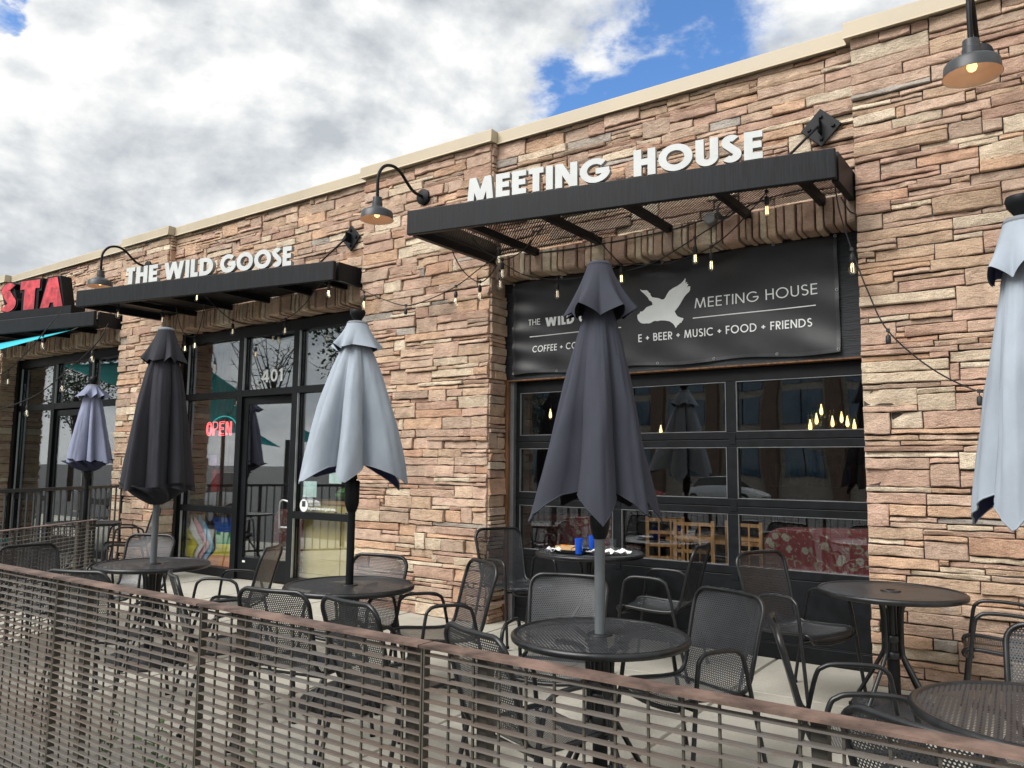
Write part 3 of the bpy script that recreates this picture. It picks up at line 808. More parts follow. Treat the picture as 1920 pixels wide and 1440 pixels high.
# ------------------------------------------------------------------ banner
def wr(x, z):
    """wrinkle depth of the vinyl"""
    u = (x + 4.58) / 3.12; v = (z - 2.42) / 0.95
    a = 0.006 * math.sin(9 * u + 7 * v) * math.exp(-3 * (v - 0.9) ** 2) + 0.0045 * math.sin(24 * u - 11 * v) * (1 - u) ** 2
    a += 0.006 * math.sin(30 * (u * 0.5 + v)) * math.exp(-9 * u) + 0.005 * math.sin(34 * u + 5 * v) * math.exp(-((v - 0.06) / 0.12) ** 2)
    a += 0.006 * math.sin(18 * (1.05 - u) - 14 * v) * math.exp(-5 * (1 - u))
    d = math.hypot((u - 0.6) * 2.2, v - 1.15)
    a *= 1.5
    return a + 0.013 * math.cos(14 * d) * math.exp(-2.2 * abs(d - 0.35) * 2) + 0.010
BY = 0.252
def banner():
    b = thing('vinyl_banner', 'black vinyl banner with white goose and lettering above the garage door', 'banner', (-3.0, 0.25, 2.42))
    x0, x1, z0, z1 = -4.585, -1.455, 2.415, 3.362
    m = MB()
    def edge(u, v):
        x = x0 + (x1 - x0) * u; z = z0 + (z1 - z0) * v
        z += 0.012 * math.sin(math.pi * 6 * u) * (1 if v < 0.5 else 0.3) * (abs(v - 0.5) * 2) ** 4
        return (x, BY - wr(x, z), z)
    m.grid(110, 40, edge)
    sh = m.build('sheet', M_VINYL, b, smooth=True)
    md = sh.modifiers.new('thick', 'SOLIDIFY'); md.thickness = 0.0015
    hem = MB()
    for (ua, va, ub, vb, w) in ((0, 0, 1, 0, 0.028), (0, 0, 0, 1, 0.028), (1, 0, 1, 1, 0.028)):
        n = 40
        def hp(u, v, ua=ua, va=va, ub=ub, vb=vb, w=w):
            s = u; U = ua + (ub - ua) * s; V = va + (vb - va) * s
            if va == vb: V = va + v * w / (z1 - z0)
            else: U = ua + (v * w / (x1 - x0)) * (1 if ua == 0 else -1)
            p = edge(min(max(U, 0), 1), min(max(V, 0), 1)); return (p[0], p[1] - 0.0022 - 0.001 * (0.5 + 0.5 * math.sin(s * 90)), p[2])
        hem.grid(n, 2, hp)
    hem.build('hem', mat('vinyl_hem', (0.035, 0.036, 0.038), 0.35), b, smooth=True)
    for x, z in ((-4.06, 2.43), (-3.001, 2.432), (-2.479, 2.436), (-1.945, 2.434), (-1.468, 2.434), (-1.95, 3.345), (-1.468, 2.908), (-4.572, 2.889), (-4.572, 2.43), (-2.95, 3.345), (-4.0, 3.345), (-4.57, 3.34), (-1.468, 3.34)):
        g = MB(); y = BY - wr(x, z) - 0.005
        g.tube([(x + 0.0095 * math.cos(k * math.pi / 8), y, z + 0.0095 * math.sin(k * math.pi / 8)) for k in range(16)], 0.0035, 6, closed=True)
        g.build('grommet', M_ALU, b, smooth=60)
    def place(X, Z): return lambda u, v, w: (X + u, BY - wr(X + u, Z + v) - 0.0035 - w, Z + v)
    def word(s, t, X, Z, width, height, gap=0.16, space=0.42): lettering(s, t, gap, space, place(X, Z), 0, width, height, 0.0004, M_PRINT, b, eps=0.0002)
    word('THE', 0.115, -4.395, 2.904, 0.138, 0.060)
    word('WILD', 0.26, -4.197, 2.877, 0.332, 0.087, 0.12)
    word('GOOSE', 0.26, -3.81, 2.877, 0.43, 0.087, 0.12)
    word('COFFEE + CO', 0.145, -4.343, 2.629, 0.515, 0.066)
    word('E + BEER + MUSIC + FOOD + FRIENDS', 0.145, -3.185, 2.635, 1.52, 0.070)
    word('MEETING', 0.105, -2.645, 2.888, 0.555, 0.088, 0.17)
    word('HOUSE', 0.105, -2.028, 2.890, 0.413, 0.089, 0.17)
    for a, c, z in ((-4.378, -3.36, 2.789), (-2.661, -1.63, 2.802)):
        r = MB(); n = 24
        r.grid(n, 1, lambda u, v: (a + (c - a) * u, BY - wr(a + (c - a) * u, z) - 0.004, z - 0.004 + 0.008 * v)); r.build('rule', M_PRINT, b)
    pts = GOOSE
    m = MB()
    from mathutils.geometry import tessellate_polygon
    P = [Vector((x, 0, z)) for x, z in pts]
    ids = [m.vert((p.x, BY - wr(p.x, p.z) - 0.005, p.z)) for p in P]
    for tri in tessellate_polygon([P]):
        m.face([ids[k] for k in tri])
    m.build('goose_emblem', M_PRINT, b)
GOOSE = [(-3.161, 3.121), (-3.146, 3.108), (-3.097, 3.103), (-3.082, 3.092), (-3.074, 3.077), (-3.061, 3.07), (-3.059, 3.053), (-3.043, 3.032), (-3.011, 3.024), (-2.98, 3.016), (-2.95, 3.0), (-2.928, 3.001), (-2.915, 3.015), (-2.897, 3.046), (-2.877, 3.071), (-2.845, 3.089), (-2.8, 3.106), (-2.766, 3.125), (-2.746, 3.144), (-2.729, 3.166), (-2.722, 3.159), (-2.729, 3.137), (-2.722, 3.142), (-2.728, 3.124), (-2.707, 3.13), (-2.715, 3.11), (-2.698, 3.112), (-2.709, 3.081), (-2.693, 3.091), (-2.679, 3.083), (-2.683, 3.068), (-2.682, 3.057), (-2.692, 3.039), (-2.714, 3.024), (-2.736, 3.001), (-2.761, 2.964), (-2.78, 2.934), (-2.808, 2.9), (-2.828, 2.879), (-2.816, 2.854), (-2.799, 2.832), (-2.775, 2.82), (-2.747, 2.81), (-2.751, 2.794), (-2.762, 2.784), (-2.765, 2.773), (-2.78, 2.771), (-2.792, 2.758), (-2.807, 2.751), (-2.81, 2.74), (-2.822, 2.731), (-2.829, 2.749), (-2.844, 2.771), (-2.878, 2.796), (-2.922, 2.807), (-2.962, 2.812), (-2.992, 2.809), (-3.018, 2.814), (-3.038, 2.809), (-3.058, 2.799), (-3.081, 2.796), (-3.104, 2.8), (-3.125, 2.799), (-3.153, 2.806), (-3.176, 2.825), (-3.189, 2.846), (-3.194, 2.88), (-3.186, 2.891), (-3.168, 2.899), (-3.165, 2.913), (-3.142, 2.913), (-3.124, 2.925), (-3.103, 2.946), (-3.072, 2.955), (-3.041, 2.961), (-3.046, 2.988), (-3.059, 2.999), (-3.072, 3.007), (-3.087, 3.035), (-3.107, 3.057), (-3.133, 3.084), (-3.153, 3.103)]
banner()

# ------------------------------------------------------------------ gooseneck wall lamps
def wall_lamp(x, label):
    l = thing('gooseneck_lamp', label, 'wall lamp', (x, 0.0, 4.385), group='gooseneck lamps on the stone piers')
    m = MB(); yf = -0.035
    m.tube([(x, 0.02, 4.385), (x, yf - 0.012, 4.385), (x, yf - 0.022, 4.385)], [0.085, 0.085, 0.06], 24); m.build('mounting_plate', M_BLACK, l, smooth=40)
    hy = -0.71
    path = smooth_path([(x, yf - 0.02, 4.385), (x, -0.12, 4.387), (x, -0.21, 4.41), (x, -0.30, 4.475), (x, -0.39, 4.545), (x, -0.49, 4.575), (x, -0.60, 4.55), (x, -0.675, 4.48), (x, hy, 4.38), (x, hy, 4.14)], 6)
    m = MB(); m.tube(path, 0.0165, 12); m.build('arm', M_BLACK, l, smooth=60)
    m = MB(); m.lathe([(0.030, 4.185), (0.046, 4.18), (0.048, 4.13), (0.052, 4.125), (0.052, 4.085), (0.066, 4.078), (0.10, 4.06), (0.148, 4.035), (0.158, 4.02), (0.163, 3.955), (0.168, 3.95)][::-1], (x, hy, 0), 36, cap=False)
    sh = m.build('shade', M_LAMP, l, smooth=35)
    m = MB(); m.lathe([(0.166, 3.9505), (0.158, 3.962), (0.152, 4.015), (0.14, 4.03), (0.06, 4.07), (0.01, 4.075)], (x, hy, 0), 36, cap=False); m.build('reflector', M_LAMPIN, sh, smooth=35)
    m = MB(); m.lathe([(0.004, 3.975), (0.022, 3.985), (0.03, 4.005), (0.026, 4.03), (0.016, 4.06), (0.014, 4.072)], (x, hy, 0), 16); m.build('bulb', mat('lamp_bulb', (0.9, 0.6, 0.3), emit=(1.0, 0.55, 0.18), ek=1.2), sh, smooth=True)
    pl = bpy.data.lights.new('lamp_light', 'POINT'); pl.energy = 0.035; pl.color = (1.0, 0.66, 0.40); pl.shadow_soft_size = 0.03
    o = bpy.data.objects.new('lamp_light', pl); COL.objects.link(o); o.parent = l; o.location = (0, hy, 3.955 - 4.385)
wall_lamp(-5.595, 'grey gooseneck wall lamp between the middle and right canopies')
wall_lamp(-0.41, 'grey gooseneck wall lamp at the top right corner of the stone wall')
wall_lamp(-11.02, 'grey gooseneck wall lamp above the left end of the middle canopy')

# ------------------------------------------------------------------ mesh armchairs
def make_chair():
    """faces +y, origin on the ground under the seat"""
    c = thing('mesh_armchair', 'black', 'chair')
    prof = [(0.235, 0.405), (0.250, 0.435), (0.235, 0.456), (0.17, 0.462), (0.06, 0.452), (-0.06, 0.444), (-0.14, 0.446), (-0.185, 0.462), (-0.212, 0.50), (-0.232, 0.57), (-0.255, 0.66), (-0.283, 0.76), (-0.308, 0.84), (-0.322, 0.90)]
    P = smooth_path([(0, y, z) for y, z in prof], 4)
    L = [0.0]
    for a, b in zip(P, P[1:]): L.append(L[-1] + (b - a).length)
    tot = L[-1]
    def at(s):
        s = min(max(s, 0), tot); i = 0
        while i < len(L) - 2 and L[i + 1] < s: i += 1
        k = (s - L[i]) / (L[i + 1] - L[i]); return P[i] + (P[i + 1] - P[i]) * k
    bend = L[P.index(min(P, key=lambda p: abs(p.y + 0.19) + abs(p.z - 0.465)))]
    def half(s):
        w = 0.225 + 0.018 * max(0, (s - bend) / (tot - bend)) if s > bend else 0.225 + 0.012 * math.sin(math.pi * s / bend)
        for e, r in ((s, 0.085), (tot - s, 0.085)):
            if e < r: w -= r - math.sqrt(max(0.0, r * r - (r - e) ** 2))
        return w
    def pt(s, t):
        p = at(s); w = half(s); x = t * w
        dish = 0.020 * (1 - t * t)
        up = 1 if s > bend else 0
        return (x, p.y - dish * min(1, max(0, (s - bend) / 0.1)), p.z - dish * 0.5 * (1 - min(1, max(0, (s - bend + 0.1) / 0.1))))
    def sheet(s0, s1, ns, name):
        m = MB()
        ss = [s0 + (s1 - s0) * (0.5 - 0.5 * math.cos(math.pi * i / ns)) for i in range(ns + 1)]
        m.grid(ns, 10, lambda u, v: pt(ss[round(u * ns)], v * 2 - 1), lambda u, v: ((v * 2 - 1) * half(ss[round(u * ns)]), ss[round(u * ns)]), flip=True)
        m.build(name, M_GRILLE, c, local=True, smooth=True)
    sheet(0.0, bend, 12, 'seat'); sheet(bend, tot, 16, 'backrest')
    n = 40; side = [tot * (0.5 - 0.5 * math.cos(math.pi * i / n)) for i in range(n + 1)]
    loop = [pt(s, -1) for s in side] + [pt(tot, -1 + 2 * k / 4) for k in range(1, 4)] + [pt(s, 1) for s in reversed(side)] + [pt(0, 1 - 2 * k / 4) for k in range(1, 4)]
    clean = [loop[0]]
    for p in loop[1:]:
        if (Vector(p) - Vector(clean[-1])).length > 0.004: clean.append(p)
    m = MB(); m.tube(clean, 0.0125, 8, closed=True); m.build('rim', M_TUBE, c, local=True, smooth=True)
    for sx in (-1, 1):
        path = smooth_path([(sx * 0.285, 0.27, 0.012), (sx * 0.272, 0.225, 0.35), (sx * 0.262, 0.19, 0.60), (sx * 0.258, 0.165, 0.655), (sx * 0.255, 0.11, 0.675), (sx * 0.255, -0.04, 0.672), (sx * 0.256, -0.10, 0.655), (sx * 0.258, -0.135, 0.61), (sx * 0.265, -0.185, 0.40), (sx * 0.282, -0.275, 0.012)], 5)
        m = MB(); m.tube(path, 0.0115, 8); m.build('side_frame', M_TUBE, c, local=True, smooth=60)
        for y in (0.27, -0.275):
            g = MB(); g.lathe([(0.015, 0.0), (0.017, 0.004), (0.016, 0.022)], (sx * 0.2845, y, 0), 10); g.build('foot_glide', M_BLACK, c, local=True)
    m = MB()
    for y, z, w in ((0.205, 0.425, 0.268), (-0.165, 0.432, 0.262)): m.tube([(-w, y + 0.0, z), (-0.2, y, z), (0.2, y, z), (w, y, z)], 0.009, 6)
    m.build('crossbar', M_TUBE, c, local=True, smooth=60)
    return c

CHAIR = make_chair()
CHAIRS = [  # back-top centre x, y, heading in degrees, scale, label
    (-2.58, -1.95, -72, 1.0, 'black mesh armchair on the far side of the big charcoal umbrella table'),
    (-1.57, -1.95, -112, 1.0, 'black mesh armchair on the right of the big charcoal umbrella table'),
    (-2.10, -3.50, 70, 1.0, 'black mesh armchair backed to the fence joint at the big charcoal umbrella table'),
    (-4.22, -1.92, -80, 1.0, 'black mesh armchair behind the pale grey umbrella pole, against the stone pier'),
    (-3.60, -3.36, 102, 1.0, 'left of two black armchairs backed to the fence before the pale grey umbrella'),
    (-3.03, -3.34, 82, 1.0, 'right of two black armchairs backed to the fence before the pale grey umbrella'),
    (-3.36, -1.80, -118, 1.0, 'black mesh armchair between the pale grey and big charcoal umbrellas'),
    (-5.31, -2.03, -146, 1.0, 'black mesh armchair seen edge-on before the entry door, facing left'),
    (-4.59, -3.33, 64, 1.0, 'black mesh armchair by the fence between the left charcoal and the pale grey umbrella tables'),
    (-7.04, -2.06, -65, 1.0, 'black mesh armchair behind the left charcoal umbrella pole'),
    (-7.05, -3.12, 6, 1.0, 'black mesh armchair in front of the side grating fence at the left edge'),
    (-5.21, -3.62, 113, 1.0, 'black mesh armchair backed to the fence left of the left charcoal umbrella table'),
    (-10.02, -0.26, -112, 1.03, 'black mesh armchair by the left stone pier at the lavender umbrella table'),
    (-4.42, -0.20, -20, 1.04, 'black mesh armchair at the left end of the table with dirty dishes'),
    (-2.34, -0.42, 188, 1.04, 'black mesh armchair facing left at the table with dirty dishes'),
    (-1.88, -0.50, -22, 1.03, 'black mesh armchair left of the empty solid-top table, before the floral sofa'),
    (-1.13, -2.57, 20, 1.0, 'black mesh armchair seen edge-on left of the near right table'),
    (-0.06, -2.02, -95, 1.0, 'black mesh armchair cut by the right edge behind the near right table'),
    (-0.40, -3.70, 66, 1.0, 'nearest black mesh armchair, behind the fence in the bottom right corner'),
    (-0.06, -0.42, 186, 1.02, 'black mesh armchair right of the empty solid-top table, facing left'),
]
def place_chairs():
    first = True
    for x, y, h, s, lab in CHAIRS:
        a = RAD(h); d = 0.318 * s; loc = (x + d * math.cos(a), y + d * math.sin(a))
        loc = (loc[0], loc[1], gz(loc[1]) + 0.003)
        rz = a - math.pi / 2
        if first:
            CHAIR.location = loc; CHAIR.rotation_euler = (0, 0, rz); CHAIR.scale = (s, s, s); CHAIR['label'] = lab; CHAIR['group'] = 'black mesh patio armchairs'; first = False
        else: copy_tree(CHAIR, loc, rz, lab, 'black mesh patio armchairs', s)
place_chairs()

# ------------------------------------------------------------------ round tables
def make_table(solid=False):
    t = thing('patio_table', 'round', 'table'); R = 0.425; H = 0.77
    m = MB()
    rings = [0.03, 0.10, 0.2, 0.3, R - 0.012]; seg = 48
    ids = [[m.vert((r * math.cos(2 * math.pi * k / seg), r * math.sin(2 * math.pi * k / seg), H - 0.004), (r * math.cos(2 * math.pi * k / seg), r * math.sin(2 * math.pi * k / seg))) for k in range(seg)] for r in rings]
    for a, b in zip(ids, ids[1:]):
        for k in range(seg): m.face((a[k], b[k], b[(k + 1) % seg], a[(k + 1) % seg]))
    m.build('tabletop', M_TABLESOLID if solid else M_TOPGRILLE, t, local=True, smooth=True)
    m = MB(); m.lathe([(R - 0.022, H - 0.010), (R - 0.018, H + 0.001), (R - 0.006, H + 0.004), (R + 0.004, H - 0.002), (R + 0.008, H - 0.012), (R + 0.005, H - 0.026), (R - 0.004, H - 0.032), (R - 0.016, H - 0.030), (R - 0.022, H - 0.010)], seg=64, cap=False); m.build('rim', M_TUBE, t, local=True, smooth=True)
    m = MB(); m.lathe([(0.028, H - 0.006), (0.028, H + 0.004), (0.058, H + 0.004), (0.060, H - 0.003)], seg=28, cap=False); m.build('hole_ring', M_TUBE, t, local=True, smooth=40)
    m = MB(); m.lathe([(0.030, 0.06), (0.030, H - 0.01)], seg=16); m.build('column', M_TUBE, t, local=True, smooth=40)
    m = MB(); m.lathe([(0.052, 0.36), (0.056, 0.37), (0.056, 0.39), (0.052, 0.40)], seg=16); m.build('collar', M_TUBE, t, local=True, smooth=40); m = MB(); m.lathe([(0.052, 0.46), (0.056, 0.47), (0.056, 0.49), (0.052, 0.50)], seg=16); m.build('collar', M_TUBE, t, local=True, smooth=40)
    for k in range(4):
        a = RAD(45 + 90 * k); ca, sa = math.cos(a), math.sin(a)
        path = smooth_path([(ca * r, sa * r, z) for r, z in ((0.24, H - 0.018), (0.15, H - 0.03), (0.085, H - 0.08), (0.066, H - 0.16), (0.064, 0.42), (0.085, 0.36), (0.16, 0.24), (0.30, 0.03), (0.315, 0.012))], 5)
        m = MB(); m.tube(path, 0.013, 8); m.build('leg', M_TUBE, t, local=True, smooth=60)
        m = MB(); m.lathe([(0.016, 0), (0.018, 0.005), (0.016, 0.02)], (ca * 0.315, sa * 0.315, 0), 10); m.build('foot_glide', M_BLACK, t, local=True)
    return t
TAB = {'A': (-1.929, -2.725), 'B': (-4.005, -2.419), 'C': (-6.077, -2.597), 'F': (-10.332, -1.053), 'N': (-0.115, -2.90), 'G': (-3.36, -0.34), 'R': (-0.999, -0.678)}
TLAB = {'A': 'round perforated black table under the big charcoal umbrella', 'B': 'round perforated black table under the pale grey umbrella', 'C': 'round perforated black table under the left charcoal umbrella',
        'F': 'round black table under the far lavender umbrella', 'N': 'near round perforated black table cut by the right edge', 'G': 'round black table with dirty dishes in front of the garage door', 'R': 'empty round black table with a solid top by the right stone pier'}
TZ = {}
def place_tables():
    T0 = make_table(); S0 = make_table(True); used = False
    for k, (x, y) in TAB.items():
        s = 1.05 if k == 'G' else 1.0; loc = (x, y, gz(y) + 0.003); TZ[k] = loc[2] + 0.77 * s
        if k == 'R': S0.location = loc; S0['label'] = TLAB[k]; S0['group'] = 'round patio tables'; S0.rotation_euler = (0, 0, RAD(20)); continue
        if not used: T0.location = loc; T0['label'] = TLAB[k]; T0['group'] = 'round patio tables'; T0.rotation_euler = (0, 0, RAD(15)); used = True
        else: copy_tree(T0, loc, RAD({'B': 40, 'C': 70, 'F': 10, 'N': 33, 'G': 5}[k]), TLAB[k], 'round patio tables', s)
place_tables()

# ------------------------------------------------------------------ folded umbrellas and their weights
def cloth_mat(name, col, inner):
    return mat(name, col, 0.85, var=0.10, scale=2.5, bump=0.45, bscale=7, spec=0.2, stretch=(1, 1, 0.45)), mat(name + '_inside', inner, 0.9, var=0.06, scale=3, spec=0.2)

def umbrella(key, label, col, inner, z_top, z_vent, z_hem, r_top, r_vent, r_hem, rot, seed, pole_m, finial='none', hub=None, pole_r=0.026, nl=8, flare=0.13, fold=0.46, bunch=None, taper=0.85):
    x, y = TAB[key]; base = gz(y) + 0.03
    u = thing('folded_umbrella', label, 'umbrella', (x, y, base))
    cm, im = cloth_mat(label[:24].replace(' ', '_'), col, inner)
    rng = random.Random(seed)
    amp = [rng.uniform(0.78, 1.15) for _ in range(nl)]; pointy = [rng.uniform(0.35, 1.5) for _ in range(nl)]; tw = [rng.uniform(-0.10, 0.10) for _ in range(nl)]
    N = nl * 16
    wd = [rng.uniform(0.55, 1.5) for _ in range(nl)]; tot = sum(wd); cut = [0.0]
    for w_ in wd: cut.append(cut[-1] + w_ / tot)
    skew = [rng.uniform(0.6, 1.7) for _ in range(nl)]
    def lobe(th):
        q = (th / (2 * math.pi)) % 1.0; i = 0
        while i < nl - 1 and q >= cut[i + 1]: i += 1
        f = (q - cut[i]) / (cut[i + 1] - cut[i]); f = min(max(f, 0.0), 1.0)
        return i, f, max(0.0, 1 - abs(2 * f ** skew[i] - 1))
    zt = z_vent + 0.05; rt = r_top * 1.05
    def body(th, v, inset=0.0):
        i, f, s = lobe(th); a = amp[i]
        r_out = (rt + (r_hem - rt) * v ** taper) * (1 + (a - 1) * v)
        deep = 0.20 + fold * min(1, v * 1.5)
        r = r_out * (1 - deep * (1 - s ** 0.45))
        r = max(r, 0.034) - inset
        ang = th + rot + tw[i] * s * v
        hem = z_hem + flare * (1 - s) ** 0.9 - flare * 0.8 * (pointy[i] - 0.85) * s
        z = zt + (hem - zt) * v
        r += 0.010 * math.sin(5 * v + 2 * i + 3 * f) * v * s + 0.010 * mnoise.noise(Vector((th * 4, v * 3, seed))) * (0.3 + v) + 0.012 * mnoise.noise(Vector((th * 9, v * 1.3, seed + 4))) * (0.25 + v) + 0.005 * mnoise.noise(Vector((th * 17, v * 7, seed)))
        return (x + r * math.cos(ang), y + r * math.sin(ang), z)
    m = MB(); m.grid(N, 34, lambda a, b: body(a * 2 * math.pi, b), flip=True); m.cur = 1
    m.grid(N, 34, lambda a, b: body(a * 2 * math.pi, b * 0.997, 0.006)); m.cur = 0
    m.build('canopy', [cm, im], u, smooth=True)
    piping = MB(); piping.tube([body(a / N * 2 * math.pi, 1.0, 0.002) for a in range(N)], 0.0035, 5, closed=True); piping.build('hem_piping', cm, u, smooth=True)
    if bunch:          # the cloth gathered in around the pole below the hem
        bz0, bz1, br = bunch
        def gath(th, v):
            k = (1 - v) ** 0.7; a = th + 1.1 * v + rot
            rr = 0.035 + (br - 0.035) * k * (1 + 0.22 * math.sin(9 * th + 2.5 * v) * (0.3 + k)) + 0.012 * math.sin(5 * th)
            return (x + rr * math.cos(a), y + rr * math.sin(a), bz0 + (bz1 - bz0) * v + 0.02 * math.sin(3 * th + 1) * k)
        m = MB(); m.grid(108, 10, lambda a, b: gath(a * 2 * math.pi, b), flip=True); m.build('gathered_hem', im if key == 'F' else cm, u, smooth=True)
    # vent flap
    va = [rng.uniform(0.7, 1.2) for _ in range(nl)]
    def vent(th, v, inset=0.0):
        i, f, s = lobe(th + 0.45)
        r = r_top + (r_vent - r_top) * v ** 1.15
        r *= 1 + 0.42 * v ** 1.5 * (s - 0.6) * va[i]
        z = z_top + (z_vent - z_top) * v + 0.05 * v ** 2 * (s - 0.5) * va[i] * (1 if va[i] > 0.85 else -0.6)
        ang = th + rot + 0.16 * v ** 2 * math.sin(2 * th + seed)
        return (x + (r - inset) * math.cos(ang), y + (r - inset) * math.sin(ang), z)
    m = MB(); m.grid(N, 10, lambda a, b: vent(a * 2 * math.pi, b), flip=True); m.cur = 1; m.grid(N, 10, lambda a, b: vent(a * 2 * math.pi, b * 0.99, 0.005)); m.cur = 0
    m.build('vent_flap', [cm, im], u, smooth=True)
    m = MB(); m.lathe([(r_top + 0.002, z_top - 0.012), (r_top + 0.003, z_top), (r_top * 0.9, z_top + 0.012), (r_top * 0.5, z_top + 0.018), (0.004, z_top + 0.02)], (x, y, 0), 24)
    m.build('top_cap', cm if key == 'A' else mat('grey_cap', srgb(112, 116, 122), 0.6), u, smooth=40)
    if finial == 'cup':
        m = MB(); m.lathe([(0.022, z_top + 0.015), (0.03, z_top + 0.03), (0.048, z_top + 0.055), (0.054, z_top + 0.08), (0.050, z_top + 0.092), (0.02, z_top + 0.095)], (x, y, 0), 24); m.build('finial', M_BLACK, u, smooth=40)
    if finial == 'ball':
        m = MB(); m.lathe([(0.03, z_top + 0.015), (0.034, z_top + 0.035), (0.044, z_top + 0.055), (0.05, z_top + 0.085), (0.042, z_top + 0.115), (0.02, z_top + 0.13), (0.003, z_top + 0.133)], (x, y, 0), 24); m.build('finial', M_BLACK, u, smooth=True)
    m = MB(); m.lathe([(pole_r, base), (pole_r, z_top + 0.01)], (x, y, 0), 20); m.build('pole', pole_m, u, smooth=40)
    if hub:
        m = MB(); z1, z0 = hub
        m.lathe([(pole_r + 0.004, z0), (pole_r + 0.012, z0 + 0.02), (pole_r + 0.022, z0 + 0.06), (pole_r + 0.024, z1 - 0.01), (pole_r + 0.016, z1)], (x, y, 0), 20); h = m.build('crank_housing', M_BLACK, u, smooth=40)
        m = MB(); m.tube([(x + 0.03, y - 0.035, (z0 + z1) / 2 + 0.03), (x + 0.05, y - 0.055, (z0 + z1) / 2 + 0.03)], 0.012, 10); m.build('knob', M_BLACK, h, smooth=40)
    return u
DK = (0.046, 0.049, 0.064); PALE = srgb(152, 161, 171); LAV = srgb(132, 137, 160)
GPOLE = mat('grey_pole', (0.10, 0.112, 0.12), 0.35, var=0.08)
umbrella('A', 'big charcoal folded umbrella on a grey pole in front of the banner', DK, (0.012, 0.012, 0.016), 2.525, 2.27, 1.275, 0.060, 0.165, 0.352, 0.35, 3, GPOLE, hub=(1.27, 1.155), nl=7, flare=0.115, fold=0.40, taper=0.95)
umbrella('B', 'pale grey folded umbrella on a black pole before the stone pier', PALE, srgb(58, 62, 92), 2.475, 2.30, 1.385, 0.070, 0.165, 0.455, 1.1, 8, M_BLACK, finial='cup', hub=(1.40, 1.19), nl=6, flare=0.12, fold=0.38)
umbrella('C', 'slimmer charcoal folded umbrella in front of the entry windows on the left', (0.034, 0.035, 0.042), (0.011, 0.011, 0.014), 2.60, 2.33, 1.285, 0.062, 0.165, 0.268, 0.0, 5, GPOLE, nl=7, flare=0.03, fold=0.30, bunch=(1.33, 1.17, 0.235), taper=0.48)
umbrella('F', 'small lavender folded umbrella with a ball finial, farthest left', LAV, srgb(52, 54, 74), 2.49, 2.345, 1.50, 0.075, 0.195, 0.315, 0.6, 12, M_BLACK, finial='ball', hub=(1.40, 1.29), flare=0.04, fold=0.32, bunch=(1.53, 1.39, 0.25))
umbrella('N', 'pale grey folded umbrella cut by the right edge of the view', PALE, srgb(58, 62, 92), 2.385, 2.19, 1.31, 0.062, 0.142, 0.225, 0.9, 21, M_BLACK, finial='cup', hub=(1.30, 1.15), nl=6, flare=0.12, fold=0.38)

def weight(key, label, w=0.24, h=0.10):
    x, y = TAB[key]; z = gz(y) + 0.002
    b = thing('umbrella_base', label, 'umbrella base', (x, y, z), RAD(12), group='umbrella bases under the tables')
    m = MB(); pr = [(w, 0.0), (w + 0.01, 0.012), (w, h * 0.7), (w * 0.8, h), (0.05, h + 0.012)]
    rings = []
    for r, zz in pr:
        ring = []
        for k in range(24):
            a = 2 * math.pi * k / 24; q = 1 / max(abs(math.cos(a)), abs(math.sin(a))); q = min(q, 1.22); ring.append(m.vert((r * q * math.cos(a), r * q * math.sin(a), zz)))
        rings.append(ring)
    for a, c in zip(rings, rings[1:]):
        for k in range(24): m.face((a[k], a[(k + 1) % 24], c[(k + 1) % 24], c[k]))
    m.face(rings[0][::-1]); m.face(rings[-1]); m.build('weight', mat('base_plastic', (0.02, 0.02, 0.022), 0.55), b, local=True, smooth=40)
    m = MB(); m.lathe([(0.036, h), (0.036, 0.36)], seg=16, cap=False); m.build('sleeve', M_BLACK, b, local=True, smooth=40)
for k, lab in (('A', 'dark square umbrella base under the big charcoal umbrella table'), ('B', 'dark square umbrella base under the pale grey umbrella table'), ('C', 'dark square umbrella base under the left charcoal umbrella table'),
               ('F', 'dark square umbrella base under the far lavender umbrella'), ('R', 'dark square umbrella base under the empty solid-top table')): weight(k, lab)

